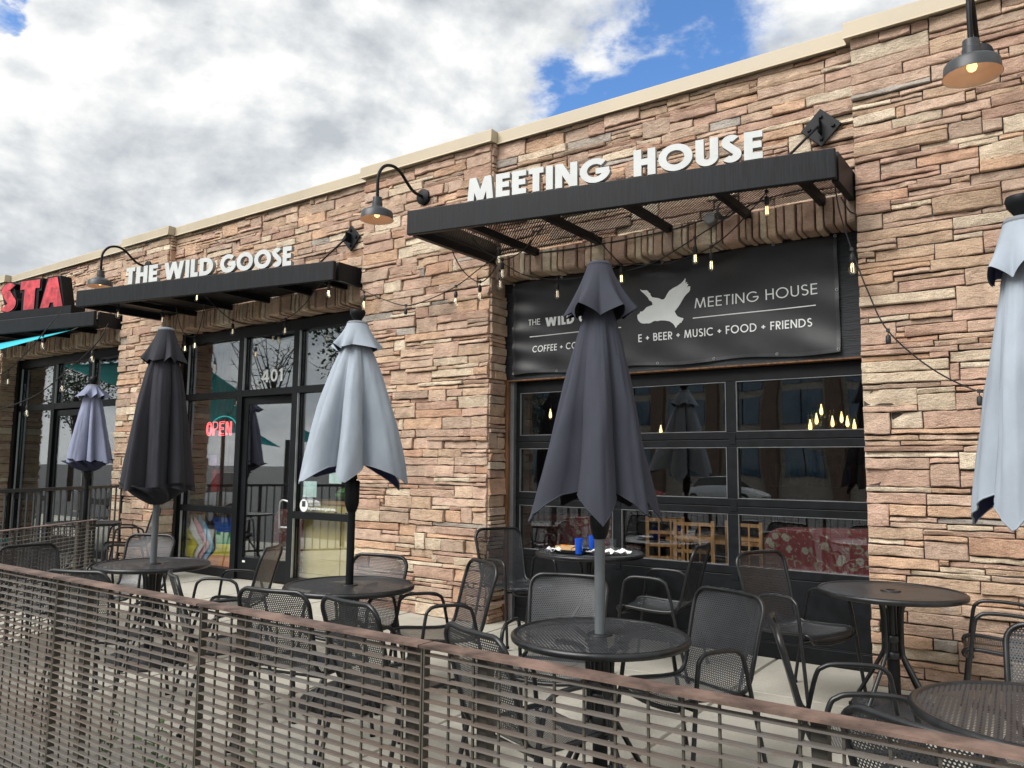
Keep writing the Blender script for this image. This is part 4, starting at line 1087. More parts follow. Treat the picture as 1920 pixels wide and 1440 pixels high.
# ------------------------------------------------------------------ grating fence and railing
SLAT_CACHE = {}
def fence_run(f, p0, p1, H, zb, posts, gap=0.0365, slat_d=0.0130):
    """one welded grating panel between two plan points, slats and rods as separate pieces"""
    a = Vector((*p0, 0)); b = Vector((*p1, 0)); L = (b - a).length; d = (b - a) / L; n = Vector((-d.y, d.x, 0)); ang = math.atan2(d.y, d.x)
    def put(name, key, builder, m, pos):
        if key not in SLAT_CACHE:
            mb = MB(); builder(mb); o = mb.build(name, m); o.parent = f; SLAT_CACHE[key] = o.data
        else:
            o = bpy.data.objects.new(name, SLAT_CACHE[key]); COL.objects.link(o); o.parent = f
        o.location = Vector(pos) - f.location; o.rotation_euler = (0, 0, ang); return o
    top = zb + H
    z = top - 0.035; i = 0
    while z > zb + 0.05:
        put('slat', ('slat', round(L, 3)), lambda mb: mb.box((0.007, -slat_d, -0.003), (L - 0.007, slat_d, 0.003)), M_RUST2, (a.x, a.y, z)); z -= gap
    k = 1; nr = int(L / 0.1016)
    for k in range(1, nr + 1):
        q = a + d * (k * L / (nr + 1)); put('rod', ('rod', round(H, 3)), lambda mb: mb.box((-0.0035, -0.0035, 0.05), (0.0035, 0.0035, H - 0.009)), M_POST, (q.x, q.y, zb))
    for q in (a + d * 0.0035, b - d * 0.0035):
        put('end_bar', ('end', round(H, 3)), lambda mb: mb.box((-0.003, -slat_d - 0.001, 0.045), (0.003, slat_d + 0.001, H - 0.012)), M_POST, (q.x, q.y, zb))
    put('top_rail', ('rail', round(L, 3), f.name), lambda mb: mb.box((0.002, -0.036, H - 0.009), (L - 0.002, 0.036, H)), M_RUST, (a.x, a.y, zb))
    for s in posts:
        q = a + d * s + n * 0.037
        put('post', ('post', round(H, 3)), lambda mb: mb.box((-0.019, -0.019, -0.05), (0.019, 0.019, H - 0.010)), M_POST, (q.x, q.y, zb))

def fences():
    FY = -4.155; zb = -0.43; H = 0.92 + 0.43
    f = thing('grating_fence', 'rusty brown welded grating fence along the front of the patio', 'fence', (-3.0, FY, zb))
    J = [-6.785, -5.53, -4.275, -3.022, -1.781]
    for i in range(4): fence_run(f, (J[i], FY), (J[i + 1] - 0.004, FY), H, zb, ((0.22, 1.16) if i in (1, 3) else (0.22,)) if i != 1 else (0.22, 1.17))
    fence_run(f, (J[4], FY), (0.72, FY), H, zb, (0.22, 1.24, 2.3))
    g = thing('grating_fence', 'thin grating fence panel running back from the patio corner at the far left', 'fence', (-7.5, -3.0, zb))
    fence_run(g, (-6.80, -4.15), (-7.56, -3.03), H, zb, (0.2,)); fence_run(g, (-7.565, -3.02), (-8.285, -1.96), H, zb, (1.05, 1.24))
    r = thing('metal_railing', 'dark metal railing with upright bars between the two patios at the left', 'railing', (-10.7, -1.2, 0))
    a = Vector((-11.42, 0.02, 0)); b = Vector((-9.55, -3.06, 0)); d = (b - a).normalized(); L = (b - a).length
    ang = math.atan2(d.y, d.x)
    m = MB(); m.obox(((a + b) / 2 + Vector((0, 0, 1.165))), d * L / 2, Vector((-d.y, d.x, 0)) * 0.025, (0, 0, 0.02)); m.build('top_rail', M_LAMP, r)
    m = MB(); m.obox(((a + b) / 2 + Vector((0, 0, 0.12))), d * L / 2, Vector((-d.y, d.x, 0)) * 0.015, (0, 0, 0.015)); m.build('bottom_rail', M_LAMP, r)
    k = 0.06
    while k < L:
        p = a + d * k; m = MB(); m.obox((p.x, p.y, 0.64), d * 0.009, Vector((-d.y, d.x, 0)) * 0.009, (0, 0, 0.504)); m.build('bar', M_LAMP, r); k += 0.125
    for k in (0.03, L / 2 + 0.03, L - 0.03):
        p = a + d * k; m = MB(); m.obox((p.x, p.y, 0.535), d * 0.02, Vector((-d.y, d.x, 0)) * 0.02, (0, 0, 0.61)); m.build('post', M_LAMP, r)
fences()

# ------------------------------------------------------------------ string lights
M_CABLE = mat('black_cable', (0.012, 0.013, 0.014), 0.6)
M_BULBG = glass_mat('bulb_glass', 0.10, (0.97, 0.95, 0.90))
M_FIL = mat('filament', (0.9, 0.6, 0.3), emit=(1.0, 0.72, 0.36), ek=2.2)
def string_light(label, paths, bulbs, r=0.0055):
    """paths: cable runs; bulbs: (point on the cable, drop, lit)"""
    p0 = paths[0][0]
    s = thing('string_light', label, 'string lights', p0, group='string lights on the facade')
    m = MB()
    for p in paths: m.tube(smooth_path(p, 8), r, 6)
    m.build('cable', M_CABLE, s, smooth=60)
    for (x, y, z), drop, lit in bulbs:
        m = MB(); z1 = z - drop
        m.tube([(x, y, z + 0.012), (x, y, z1)], 0.0035, 6); m.lathe([(0.010, 0.0), (0.017, -0.010), (0.019, -0.045), (0.016, -0.062), (0.014, -0.064)], (x, y, z1), 12)
        m.box((x - 0.011, y - 0.011, z - 0.010), (x + 0.011, y + 0.011, z + 0.014))
        so = m.build('socket', M_CABLE, s, smooth=40)
        if lit is None: continue
        m = MB(); m.lathe([(0.013, -0.064), (0.016, -0.075), (0.029, -0.108), (0.031, -0.125), (0.026, -0.145), (0.012, -0.158), (0.002, -0.160)], (x, y, z1), 14); bo = m.build('bulb', M_BULBG, s, smooth=True)
        m = MB()
        for dx in (-0.007, 0.007): m.tube([(x + dx, y, z1 - 0.075), (x + dx * 1.1, y, z1 - 0.135)], 0.0022, 5)
        m.build('filament', M_FIL if lit else mat('filament_dim', (0.7, 0.6, 0.45), emit=(1, 0.85, 0.6), ek=0.5), bo)
string_light('string light cable sagging across the stone pier between the middle and right canopies',
    [[(-6.325, -0.150, 3.418), (-6.041, -0.150, 3.295), (-5.700, -0.150, 3.186), (-5.408, -0.150, 3.210), (-5.017, -0.150, 3.307), (-4.713, -0.150, 3.451), (-4.478, -0.150, 3.550)]],
    [((-5.700, -0.150, 3.186), 0.03, None), ((-5.017, -0.150, 3.307), 0.05, 0), ((-6.333, -0.150, 3.407), 0.03, 1)])
string_light('short drooping string light loop under the left corner of the right canopy',
    [[(-4.795, -0.500, 3.639), (-4.794, -0.450, 3.519), (-4.698, -0.400, 3.348), (-4.546, -0.360, 3.248), (-4.438, -0.320, 3.329), (-4.354, -0.300, 3.466)], [(-4.489, -0.620, 3.657), (-4.411, -0.500, 3.511), (-4.249, -0.400, 3.418), (-4.021, -0.450, 3.433), (-3.797, -0.550, 3.515), (-3.533, -0.700, 3.611)]],
    [((-4.546, -0.360, 3.248), 0.03, 0), ((-4.294, -0.400, 3.547), 0.02, 0), ((-4.255, -0.400, 3.414), 0.025, 0), ((-4.426, -0.200, 3.374), 0.025, 0)])
string_light('string light cable strung in front of the black banner',
    [[(-4.537, 0.020, 3.500), (-4.306, 0.050, 3.367), (-3.967, 0.100, 3.290), (-3.587, 0.100, 3.280), (-3.293, 0.100, 3.339), (-2.915, 0.100, 3.285), (-2.619, 0.050, 3.297), (-2.386, 0.000, 3.342), (-2.126, -0.150, 3.427), (-1.772, -0.450, 3.561)], [(-3.347, -0.300, 3.546), (-3.336, -0.100, 3.453), (-3.282, 0.100, 3.333)],
     [(-3.314, 0.140, 3.272), (-2.930, 0.080, 3.312), (-2.514, -0.050, 3.423), (-2.106, -0.200, 3.528), (-1.820, -0.300, 3.556), (-1.504, -0.300, 3.576)]],
    [((-3.967, 0.100, 3.295), 0.04, 0), ((-3.282, 0.100, 3.333), 0.02, 1), ((-2.514, -0.050, 3.423), 0.07, 1), ((-2.395, 0.000, 3.339), 0.05, 1), ((-1.784, -0.450, 3.555), 0.035, 1)])
string_light('string light cable hanging down the right stone pier from the right canopy',
    [[(-1.322, -0.350, 3.524), (-1.317, -0.250, 3.361), (-1.265, -0.160, 3.103), (-1.168, -0.140, 2.778), (-1.050, -0.130, 2.488), (-0.791, -0.130, 2.205), (-0.510, -0.140, 2.029), (-0.359, -0.200, 2.037), (-0.138, -0.300, 2.111)], [(-1.295, -0.300, 3.462), (-1.286, -0.100, 3.417), (-1.248, -0.040, 3.397)]],
    [((-1.265, -0.160, 3.103), 0.03, 1), ((-1.050, -0.130, 2.488), 0.03, None), ((-0.510, -0.140, 2.029), 0.03, None)])
string_light('string light cable swagged under the middle canopy across the entry windows',
    [[(-8.885, -0.550, 3.712), (-8.913, -0.350, 3.560), (-8.956, 0.020, 3.381), (-8.453, 0.050, 3.286), (-7.926, 0.050, 3.302), (-7.401, -0.100, 3.392), (-6.818, -0.350, 3.526), (-6.542, -0.300, 3.525), (-6.386, -0.100, 3.435)], [(-9.612, -0.400, 3.567), (-9.816, -0.200, 3.352), (-9.788, -0.100, 3.232), (-9.588, -0.100, 3.228), (-9.326, -0.200, 3.390), (-9.120, -0.300, 3.599)]],
    [((-8.956, 0.020, 3.381), 0.04, 0), ((-7.926, 0.050, 3.302), 0.04, 0), ((-8.909, -0.550, 3.715), 0.03, 1), ((-6.709, -0.330, 3.534), 0.02, 1), ((-9.612, -0.100, 3.223), 0.03, 1), ((-9.840, -0.100, 3.251), 0.08, 1), ((-10.126, -0.900, 3.558), 0.02, 0), ((-9.755, -0.500, 3.515), 0.02, 0)])
string_light('long slanting string light cable across the far left windows',
    [[(-10.944, -0.600, 3.437), (-10.844, -0.800, 3.116), (-11.345, -1.000, 2.678), (-11.693, -1.200, 2.390), (-12.503, -1.400, 2.182)]],
    [((-10.885, -0.820, 3.072), 0.05, 0), ((-11.287, -1.000, 2.696), 0.08, 0), ((-11.818, -1.200, 2.365), 0.08, 0)], 0.008)
string_light('string light cable on the black junction box at the far left canopy',
    [[(-12.112, -0.700, 3.728), (-11.967, -0.900, 3.499), (-12.045, -1.100, 3.137), (-12.430, -1.200, 2.845), (-12.851, -1.300, 2.666)]],
    [((-11.956, -1.000, 3.297), 0.03, 0), ((-12.495, -1.200, 2.818), 0.06, 0)], 0.008)

def junction():
    x, y, z = (-2.405, 0.000, 3.591)
    j = thing('junction_box', 'small grey junction box with coiled cable above the banner', 'junction box', (x, y, z))
    m = MB(); m.tube([(x, 0.068, z), (x, 0.01, z), (x, 0.0, z)], [0.055, 0.055, 0.045], 16); m.build('box', mat('pvc_grey', (0.16, 0.16, 0.16), 0.6), j, smooth=40)
    m = MB()
    for k in range(3): m.tube([(x + 0.13 + 0.015 * k + 0.075 * math.cos(a * math.pi / 10), 0.02 - 0.02 * k, z + 0.05 + 0.075 * math.sin(a * math.pi / 10)) for a in range(20)], 0.006, 6, closed=True)
    m.tube(smooth_path([(x + 0.05, 0.0, z), (x + 0.12, -0.02, z - 0.03), (x + 0.3, -0.06, z + 0.06)], 6), 0.006, 6); m.build('coil', M_CABLE, j, smooth=60)
    m = MB(); m.tube(smooth_path([(x - 0.05, 0.03, z), (x - 0.4, 0.04, z - 0.035), (x - 1.2, 0.04, z - 0.05), (x - 1.9, 0.04, z - 0.02)], 6), 0.007, 6); m.build('cable', M_CABLE, j, smooth=60)
junction()

# ------------------------------------------------------------------ teal shade sail
def sail():
    s = thing('shade_sail', 'teal fabric shade sail stretched out over the far left patio', 'shade sail', (-13, -2, 2.5))
    A, B, C, D4 = Vector((-12.30, -0.45, 3.50)), Vector((-16.6, -0.60, 3.46)), Vector((-17.5, -5.0, 2.3)), Vector((-12.15, -4.0, 1.85))
    m = MB()
    def fn(u, v):
        p = (A * (1 - u) + B * u) * (1 - v) + (D4 * (1 - u) + C * u) * v
        p = p + Vector((0, 0, -0.20 * math.sin(math.pi * u) * math.sin(math.pi * v)))
        mid = (A + B + C + D4) / 4; e = max(abs(u - .5), abs(v - .5)) * 2
        pull = 0.12 * (math.sin(math.pi * u) * (abs(v - .5) * 2) ** 3 + math.sin(math.pi * v) * (abs(u - .5) * 2) ** 3)
        return p + (mid - p) * pull
    m.grid(24, 24, fn); o = m.build('fabric', mat('teal_fabric', srgb(40, 176, 192), 0.8, var=0.05, scale=1), s, smooth=True)
    md = o.modifiers.new('thick', 'SOLIDIFY'); md.thickness = 0.004
    for P, q, zt in ((D4, (-12.1, -4.15), 2.0), (C, (-17.6, -5.1), 2.5)):
        t = MB(); t.lathe([(0.05, -0.5), (0.05, zt)], (q[0], q[1], 0), 12); t.build('post', M_LAMP, s, smooth=40)
    t = MB(); t.tube([A, (-12.1, -0.33, 3.60)], 0.006); t.tube([B, (-16.9, -0.4, 3.28)], 0.006); t.build('turnbuckle', M_ALU, s)
sail()

# ------------------------------------------------------------------ lettering and neon on the glass
def glass_marks():
    n = thing('house_number', 'white numerals 401 on the glass above the entry door', 'house number', (-8.6, 0.38, 2.58))
    lettering('401', 0.17, 0.12, 0.3, lambda u, v, w: (-8.79 + u, 0.383 - w, 2.585 + v), 0, 0.43, 0.165, 0.001, M_PRINT, n, name='numeral', eps=0.0002)
    o = thing('neon_sign', 'red neon OPEN sign with a teal arc inside the entry window', 'neon sign', (-9.85, 0.5, 1.9))
    red = mat('neon_red', (0.8, 0.05, 0.08), emit=(1.0, 0.09, 0.10), ek=2.2); teal = mat('neon_teal', (0.0, 0.4, 0.45), emit=(0.02, 0.42, 0.42), ek=0.5)
    X, Z, k = -10.19, 1.905, 0.19
    def tube(pts): m = MB(); m.tube([(X + a * k, 0.52, Z + b * k) for a, b in pts], 0.0048, 6); m.build('neon_tube', red, o, smooth=60)
    for q in (0.0, 0.13):
        tube(arc(.36, .5, .34 - q * .9, 0, 360, 20, .5 - q))
    tube([(.85, 0), (.85, 1), (1.2, 1), (1.38, .92), (1.42, .75), (1.38, .58), (1.2, .48), (.98, .48), (.98, 0)])
    tube([(2.25, 1), (1.65, 1), (1.65, 0), (2.25, 0)]); tube([(2.2, .87), (1.78, .87), (1.78, .56), (2.15, .56), (2.15, .44), (1.78, .44), (1.78, .13), (2.2, .13)])
    tube([(2.45, 0), (2.45, 1), (2.60, 1), (2.98, .2), (2.98, 1)]); tube([(2.58, 0), (2.58, .75), (2.95, 0), (3.1, 0), (3.1, 1)])
    m = MB(); m.tube([(X + a, 0.54, Z + b) for a, b in arc(0.38, 0.10, 0.30, 150, -20, 24, 0.17)], 0.007, 6); m.build('neon_arc', teal, o, smooth=60)
    m = MB(); m.tube([(X + 0.1, 0.56, Z + 0.19), (X + 0.1, 0.56, 3.3)], 0.002, 4); m.tube([(X + 0.5, 0.56, Z + 0.19), (X + 0.5, 0.56, 3.3)], 0.002, 4); m.build('hanging_wire', M_BLACK, o)
    d = thing('window_decal', 'white round decal and small white script on the pane right of the door', 'decal', (-7.85, 0.38, 1.0))
    m = MB(); m.prism([(-7.85 + 0.075 * math.cos(a * math.pi / 16), 0.384, 1.0 + 0.078 * math.sin(a * math.pi / 16)) for a in range(32)], (0, -0.0008, 0)); disc = m.build('disc', M_PRINT, d)
    m = MB()
    for dx in (-0.022, 0.0, 0.022): m.box((-7.85 + dx - 0.009, 0.3815, 0.985), (-7.85 + dx + 0.009, 0.383, 1.055))
    m.build('emblem', M_BLACK, disc)
    fc = bpy.data.curves.new('script', 'FONT'); fc.body = 'to good times and good wine.'; fc.size = 0.052; fc.offset = 0.0012
    tmp = bpy.data.objects.new('script_tmp', fc); COL.objects.link(tmp); bpy.context.view_layer.update()
    me = bpy.data.meshes.new_from_object(tmp.evaluated_get(bpy.context.evaluated_depsgraph_get())); bpy.data.objects.remove(tmp)
    me.materials.clear(); me.materials.append(M_PRINT)
    w = max(v.co.x for v in me.vertices); me.transform(Matrix(((0.50 / w, 0, 0, -7.77), (0, 0, -1, 0.3825), (0, 1, 0, 0.955), (0, 0, 0, 1))))
    so = bpy.data.objects.new('script', me); COL.objects.link(so); so.parent = d; so.data.transform(Matrix.Translation(-d.location))
    p = MB(); p.box((-7.885, 0.397, 1.105), (-7.64, 0.3985, 1.30)); tag(p.build('paper_notice', mat('paper', srgb(214, 236, 234), 0.8)), 'pale paper notice taped inside the pane right of the door', 'notice')
    p = MB(); p.box((-7.42, 0.397, 1.28), (-7.20, 0.3985, 1.55)); tag(p.build('paper_notice', MATS['paper']), 'pale paper notice half hidden behind the pale grey umbrella', 'notice')
glass_marks()

# ------------------------------------------------------------------ pride flag, extinguisher, furniture behind the glass
def flag():
    f = thing('pride_flag', 'crumpled progress pride flag hung low inside the entry window', 'flag', (-10.0, 0.56, 0.0))
    def strip(pts, m, name='stripe', dy=0.0):
        mb = MB(); a, b, c, d = [Vector((p[0], 0, p[1])) for p in pts]
        def fn(u, v):
            p = (a * (1 - u) + b * u) * (1 - v) + (d * (1 - u) + c * u) * v
            return (p.x, 0.52 - dy * 0.7 + 0.012 * math.sin(p.x * 14 + p.z * 6) + 0.012 * math.sin(p.z * 23 + p.x * 5), p.z)
        mb.grid(10, 8, fn); mb.build(name, m, f, smooth=True)
    cols = [('blue', (38, 90, 190)), ('green', (40, 140, 90)), ('yellow', (226, 214, 70)), ('orange', (226, 132, 60)), ('red', (196, 60, 66))]
    F = lambda n, c: mat('flag_' + n, srgb(*c), 0.8, var=0.06)
    L0 = [(-9.92, .76), (-9.86, .56), (-9.80, .40), (-9.93, .24), (-10.02, .10), (-10.1, .03)]
    for i, (n, c) in enumerate(cols):
        (xa, za), (xb, zb) = L0[i], L0[i + 1]; strip([(xa, za), (-9.22, za + 0.02), (-9.22, zb + 0.02), (xb, zb)], F(n, c))
    strip([(-10.64, .02), (-10.10, .02), (-9.84, .40), (-10.20, .78)], F('lightblue', (110, 170, 214)), 'chevron', 0.03)
    strip([(-10.66, .02), (-10.16, .02), (-9.94, .40), (-10.28, .76)], F('pink', (226, 170, 186)), 'chevron', 0.06)
    strip([(-10.68, .02), (-10.24, .02), (-10.02, .40), (-10.34, .73)], F('white', (222, 222, 226)), 'chevron', 0.09)
    strip([(-10.70, .03), (-10.34, .03), (-10.14, .38), (-10.44, .62)], F('chartreuse', (214, 206, 50)), 'triangle', 0.12)
    m = MB(); m.tube([(a, 0.415, b) for a, b in arc(-10.33, .31, .13, 75, 285, 14)], 0.013, 6); m.build('ring', F('plum', (86, 60, 66)), f, smooth=60)
flag()

def indoor():
    e = thing('fire_extinguisher', 'red fire extinguisher with a pale tag behind the entry window', 'fire extinguisher', (-10.3, 0.80, 1.1))
    m = MB(); m.lathe([(0.07, 1.10), (0.075, 1.12), (0.075, 1.36), (0.055, 1.42), (0.02, 1.44)], (-10.3, 0.80, 0), 18); m.build('cylinder', mat('red_paint', (0.5, 0.02, 0.02), 0.3), e, smooth=40)
    m = MB(); m.lathe([(0.03, 1.441), (0.03, 1.50), (0.015, 1.52)], (-10.3, 0.80, 0), 12); m.build('valve', M_ALU, e, smooth=40)
    m = MB(); m.box((-10.36, 0.718, 1.47), (-10.20, 0.72, 1.63)); m.build('tag', mat('lilac', srgb(190, 150, 200), 0.7), e)
    m = MB(); m.box((-10.62, 0.88, 0.0), (-10.30, 1.1, 3.2)); pz = m.build('wood_post', M_WOOD); tag(pz, 'honey coloured timber post behind the left entry window', 'post')
    def sofa(x0, x1, y0, y1, h, label):
        s = thing('floral_sofa', label, 'sofa', ((x0 + x1) / 2, y0, 0.0))
        m = MB(); r = 0.16
        out = [(x0, 0.06), (x0, h - r)] + [(x0 + r - r * math.cos(k * math.pi / 12), h - r + r * math.sin(k * math.pi / 12)) for k in range(1, 7)]
        out += [((x0 + x1) / 2, h + 0.02)] + [(x1 - r + r * math.sin(k * math.pi / 12), h - r + r * math.cos(k * math.pi / 12)) for k in range(0, 6)] + [(x1, h - r), (x1, 0.06)]
        m.prism([(x, y0, z) for x, z in out], (0, 0.22, 0)); m.build('backrest', M_FLORAL, s, smooth=30, bevel=0.03)
        m = MB(); m.box((x0 + 0.02, y0 + 0.225, 0.08), (x1 - 0.02, y1, 0.45)); m.build('seat', M_FLORAL, s, bevel=0.04)
        for xx in (x0 + 0.02, x1 - 0.20):
            m = MB(); m.box((xx, y0 + 0.23, 0.46), (xx + 0.18, y1, 0.66)); m.build('arm', M_FLORAL, s, bevel=0.05)
        for xx in (x0 + 0.06, x1 - 0.12):
            m = MB(); m.box((xx, y0 + 0.05, 0.0), (xx + 0.06, y0 + 0.11, 0.06)); m.box((xx, y1 - 0.1, 0.0), (xx + 0.06, y1 - 0.04, 0.079)); m.build('leg', M_WOOD, s)
    sofa(-2.32, -0.5, 0.95, 1.75, 0.99, 'red floral sofa with its rounded back to the garage door, right side')
    sofa(-5.1, -3.95, 1.1, 1.9, 0.98, 'red floral sofa seen through the lower left garage panes')
    sofa(-9.6, -8.2, 1.3, 2.1, 0.86, 'red floral sofa seen through the entry door glass')
    def wood_chair(x, y, rz, label):
        c = thing('wooden_chair', label, 'chair', (x, y, 0.001), rz, group='honey wooden dining chairs indoors')
        W = mat('honey_wood', srgb(196, 146, 92), 0.5, var=0.2, scale=5, stretch=(6, 6, 1))
        m = MB(); m.box((-0.20, -0.2, 0.43), (0.20, 0.2, 0.46)); m.build('seat', W, c, local=True, bevel=0.01)
        for sx in (-1, 1):
            m = MB(); m.box((sx * 0.20, -0.21, 0.0), (sx * 0.165, -0.175, 1.0)); m.build('back_post', W, c, local=True)
            m = MB(); m.box((sx * 0.20, 0.175, 0.0), (sx * 0.165, 0.21, 0.429)); m.build('leg', W, c, local=True)
        for z in (0.95, 0.82, 0.69, 0.56):
            m = MB(); m.box((-0.164, -0.205, z), (0.164, -0.185, z + 0.032)); m.build('back_rail', W, c, local=True)
        for x_ in (-0.07, 0.05):
            m = MB(); m.box((x_, -0.2085, 0.561), (x_ + 0.018, -0.2055, 0.98)); m.build('back_slat', W, c, local=True)
    wood_chair(-3.09, 1.35, RAD(8), 'honey lattice-back wooden chair just inside the middle garage panes')
    wood_chair(-2.60, 1.55, RAD(-12), 'honey lattice-back wooden chair beside the floral sofa inside the garage door')
    wood_chair(-3.62, 1.75, RAD(20), 'honey lattice-back wooden chair deeper inside, behind the umbrella')
    t = thing('wooden_table', 'honey wooden table inside behind the garage door', 'table', (-3.0, 2.2, 0.0))
    W = MATS['honey_wood']
    m = MB(); m.box((-3.7, 1.9, 0.72), (-2.3, 2.6, 0.76)); m.build('tabletop', W, t)
    for x, y in ((-3.65, 1.95), (-2.41, 1.95), (-3.65, 2.49), (-2.41, 2.49)):
        m = MB(); m.box((x, y, 0), (x + 0.06, y + 0.06, 0.719)); m.build('leg', W, t)
    b = thing('bookshelf', 'dark bookshelf with coloured spines at the back of the room', 'bookshelf', (-2.0, 4.6, 0.0))
    m = MB(); m.box((-3.4, 4.9, 0), (-0.6, 4.95, 1.9))
    for z in (0.0, 0.62, 1.24, 1.86): m.box((-3.4, 4.6, z), (-0.6, 4.899, z + 0.04))
    for x in (-3.45, -2.0, -0.6): m.box((x, 4.6, 0), (x + 0.045, 4.898, 1.9))
    m.build('case', mat('dark_wood', (0.06, 0.035, 0.02), 0.6), b); rng = random.Random(2)
    BK = [mat('book%d' % i, srgb(*c), 0.7) for i, c in enumerate(((90, 40, 34), (40, 56, 72), (96, 80, 56), (46, 60, 46), (34, 34, 40), (110, 100, 88)))]
    for z in (0.045, 0.665, 1.285):
        x = -3.38
        while x < -0.7:
            w = rng.uniform(0.03, 0.06)
            if not (-2.06 < x < -1.93): m = MB(); m.box((x, 4.62, z), (x + w - 0.003, 4.8, z + rng.uniform(0.22, 0.4))); m.build('book', rng.choice(BK), b)
            x += w + (rng.random() < 0.1) * 0.1
    c = thing('cream_cabinet', 'cream cabinet with drawers behind the pane right of the entry door', 'cabinet', (-7.4, 0.52, 0.0))
    cr = mat('cream_paint', srgb(206, 186, 130), 0.5, var=0.05)
    m = MB(); m.box((-8.0, 0.52, 0.0), (-6.6, 0.95, 1.02)); m.build('carcass', cr, c)
    m = MB(); m.box((-8.02, 0.495, 1.021), (-6.57, 0.98, 1.06)); m.build('top', mat('tan_top', srgb(176, 140, 96), 0.5), c)
    for x0, x1 in ((-7.98, -7.31), (-7.29, -6.63)):
        m = MB(); m.box((x0, 0.505, 0.84), (x1, 0.519, 1.0)); dr = m.build('drawer', cr, c)
        m = MB(); m.lathe([(0.014, -0.012), (0.014, 0.012)], ((x0 + x1) / 2 + (0.25 if x0 < -7.5 else -0.25), 0.496, 0.92), 10); m.build('knob', M_BLACK, dr)
        m = MB(); m.box((x0, 0.505, 0.04), (x1, 0.519, 0.82)); m.build('cabinet_door', cr, c)
    k = thing('wire_basket', 'wire basket of greens on the cream cabinet', 'basket', (-7.5, 0.72, 1.061))
    m = MB()
    for z in (1.065, 1.11, 1.16): m.tube([(-7.65, 0.62, z), (-7.35, 0.62, z), (-7.35, 0.82, z), (-7.65, 0.82, z)], 0.004, 5, closed=True)
    for i in range(7): m.tube([(-7.65 + i * 0.05, 0.62, 1.064), (-7.65 + i * 0.05, 0.62, 1.16)], 0.003, 5)
    m.build('wire', M_BLACK, k)
    m = MB(); m.lathe([(0.02, 1.066), (0.10, 1.08), (0.11, 1.14), (0.06, 1.2), (0.01, 1.22)], (-7.5, 0.72, 0), 14); m.build('greens', mat('greens', (0.12, 0.28, 0.08), 0.7, var=0.4, scale=20), k, smooth=True)
    # pendant bulbs far inside
    for i, (x, y, z) in enumerate(((-2.434, 3.000, 1.991), (-2.363, 3.000, 2.061), (-2.359, 3.200, 2.176), (-2.241, 3.200, 2.039), (-2.188, 3.400, 2.097), (-2.082, 3.200, 2.035), (-1.967, 3.000, 1.981), (-5.906, 3.000, 2.229), (-4.255, 3.000, 1.970))):
        which = ['leftmost', 'second from left', 'topmost', 'middle one', 'third from right', 'second from right', 'rightmost']
        p = thing('pendant_lamp', 'glowing pendant lamp, %s of the cluster in the top right pane' % which[i] if i < 7 else ('lone pendant lamp glowing in the top left garage pane', 'lone pendant lamp glowing beside the big charcoal umbrella')[i - 7], 'pendant lamp', (x, y, z), group='glowing pendant lamps indoors')
        m = MB(); m.tube([(x, y, z + 0.07), (x, y, 3.61)], 0.003, 5); m.build('cord', M_BLACK, p)
        m = MB(); m.lathe([(0.008, -0.05), (0.020, -0.03), (0.018, 0.01), (0.008, 0.05), (0.005, 0.075)], (x, y, z), 12); m.build('bulb', mat('pendant_glow', (1, .8, .4), emit=(1.0, 0.70, 0.26), ek=1.6), p, smooth=True)
        m = MB(); m.lathe([(0.045, -0.09), (0.055, -0.04), (0.05, 0.02), (0.025, 0.09), (0.022, 0.16)], (x, y, z), 14, cap=False); m.build('glass_chimney', M_CLEAR, p, smooth=True)
indoor()

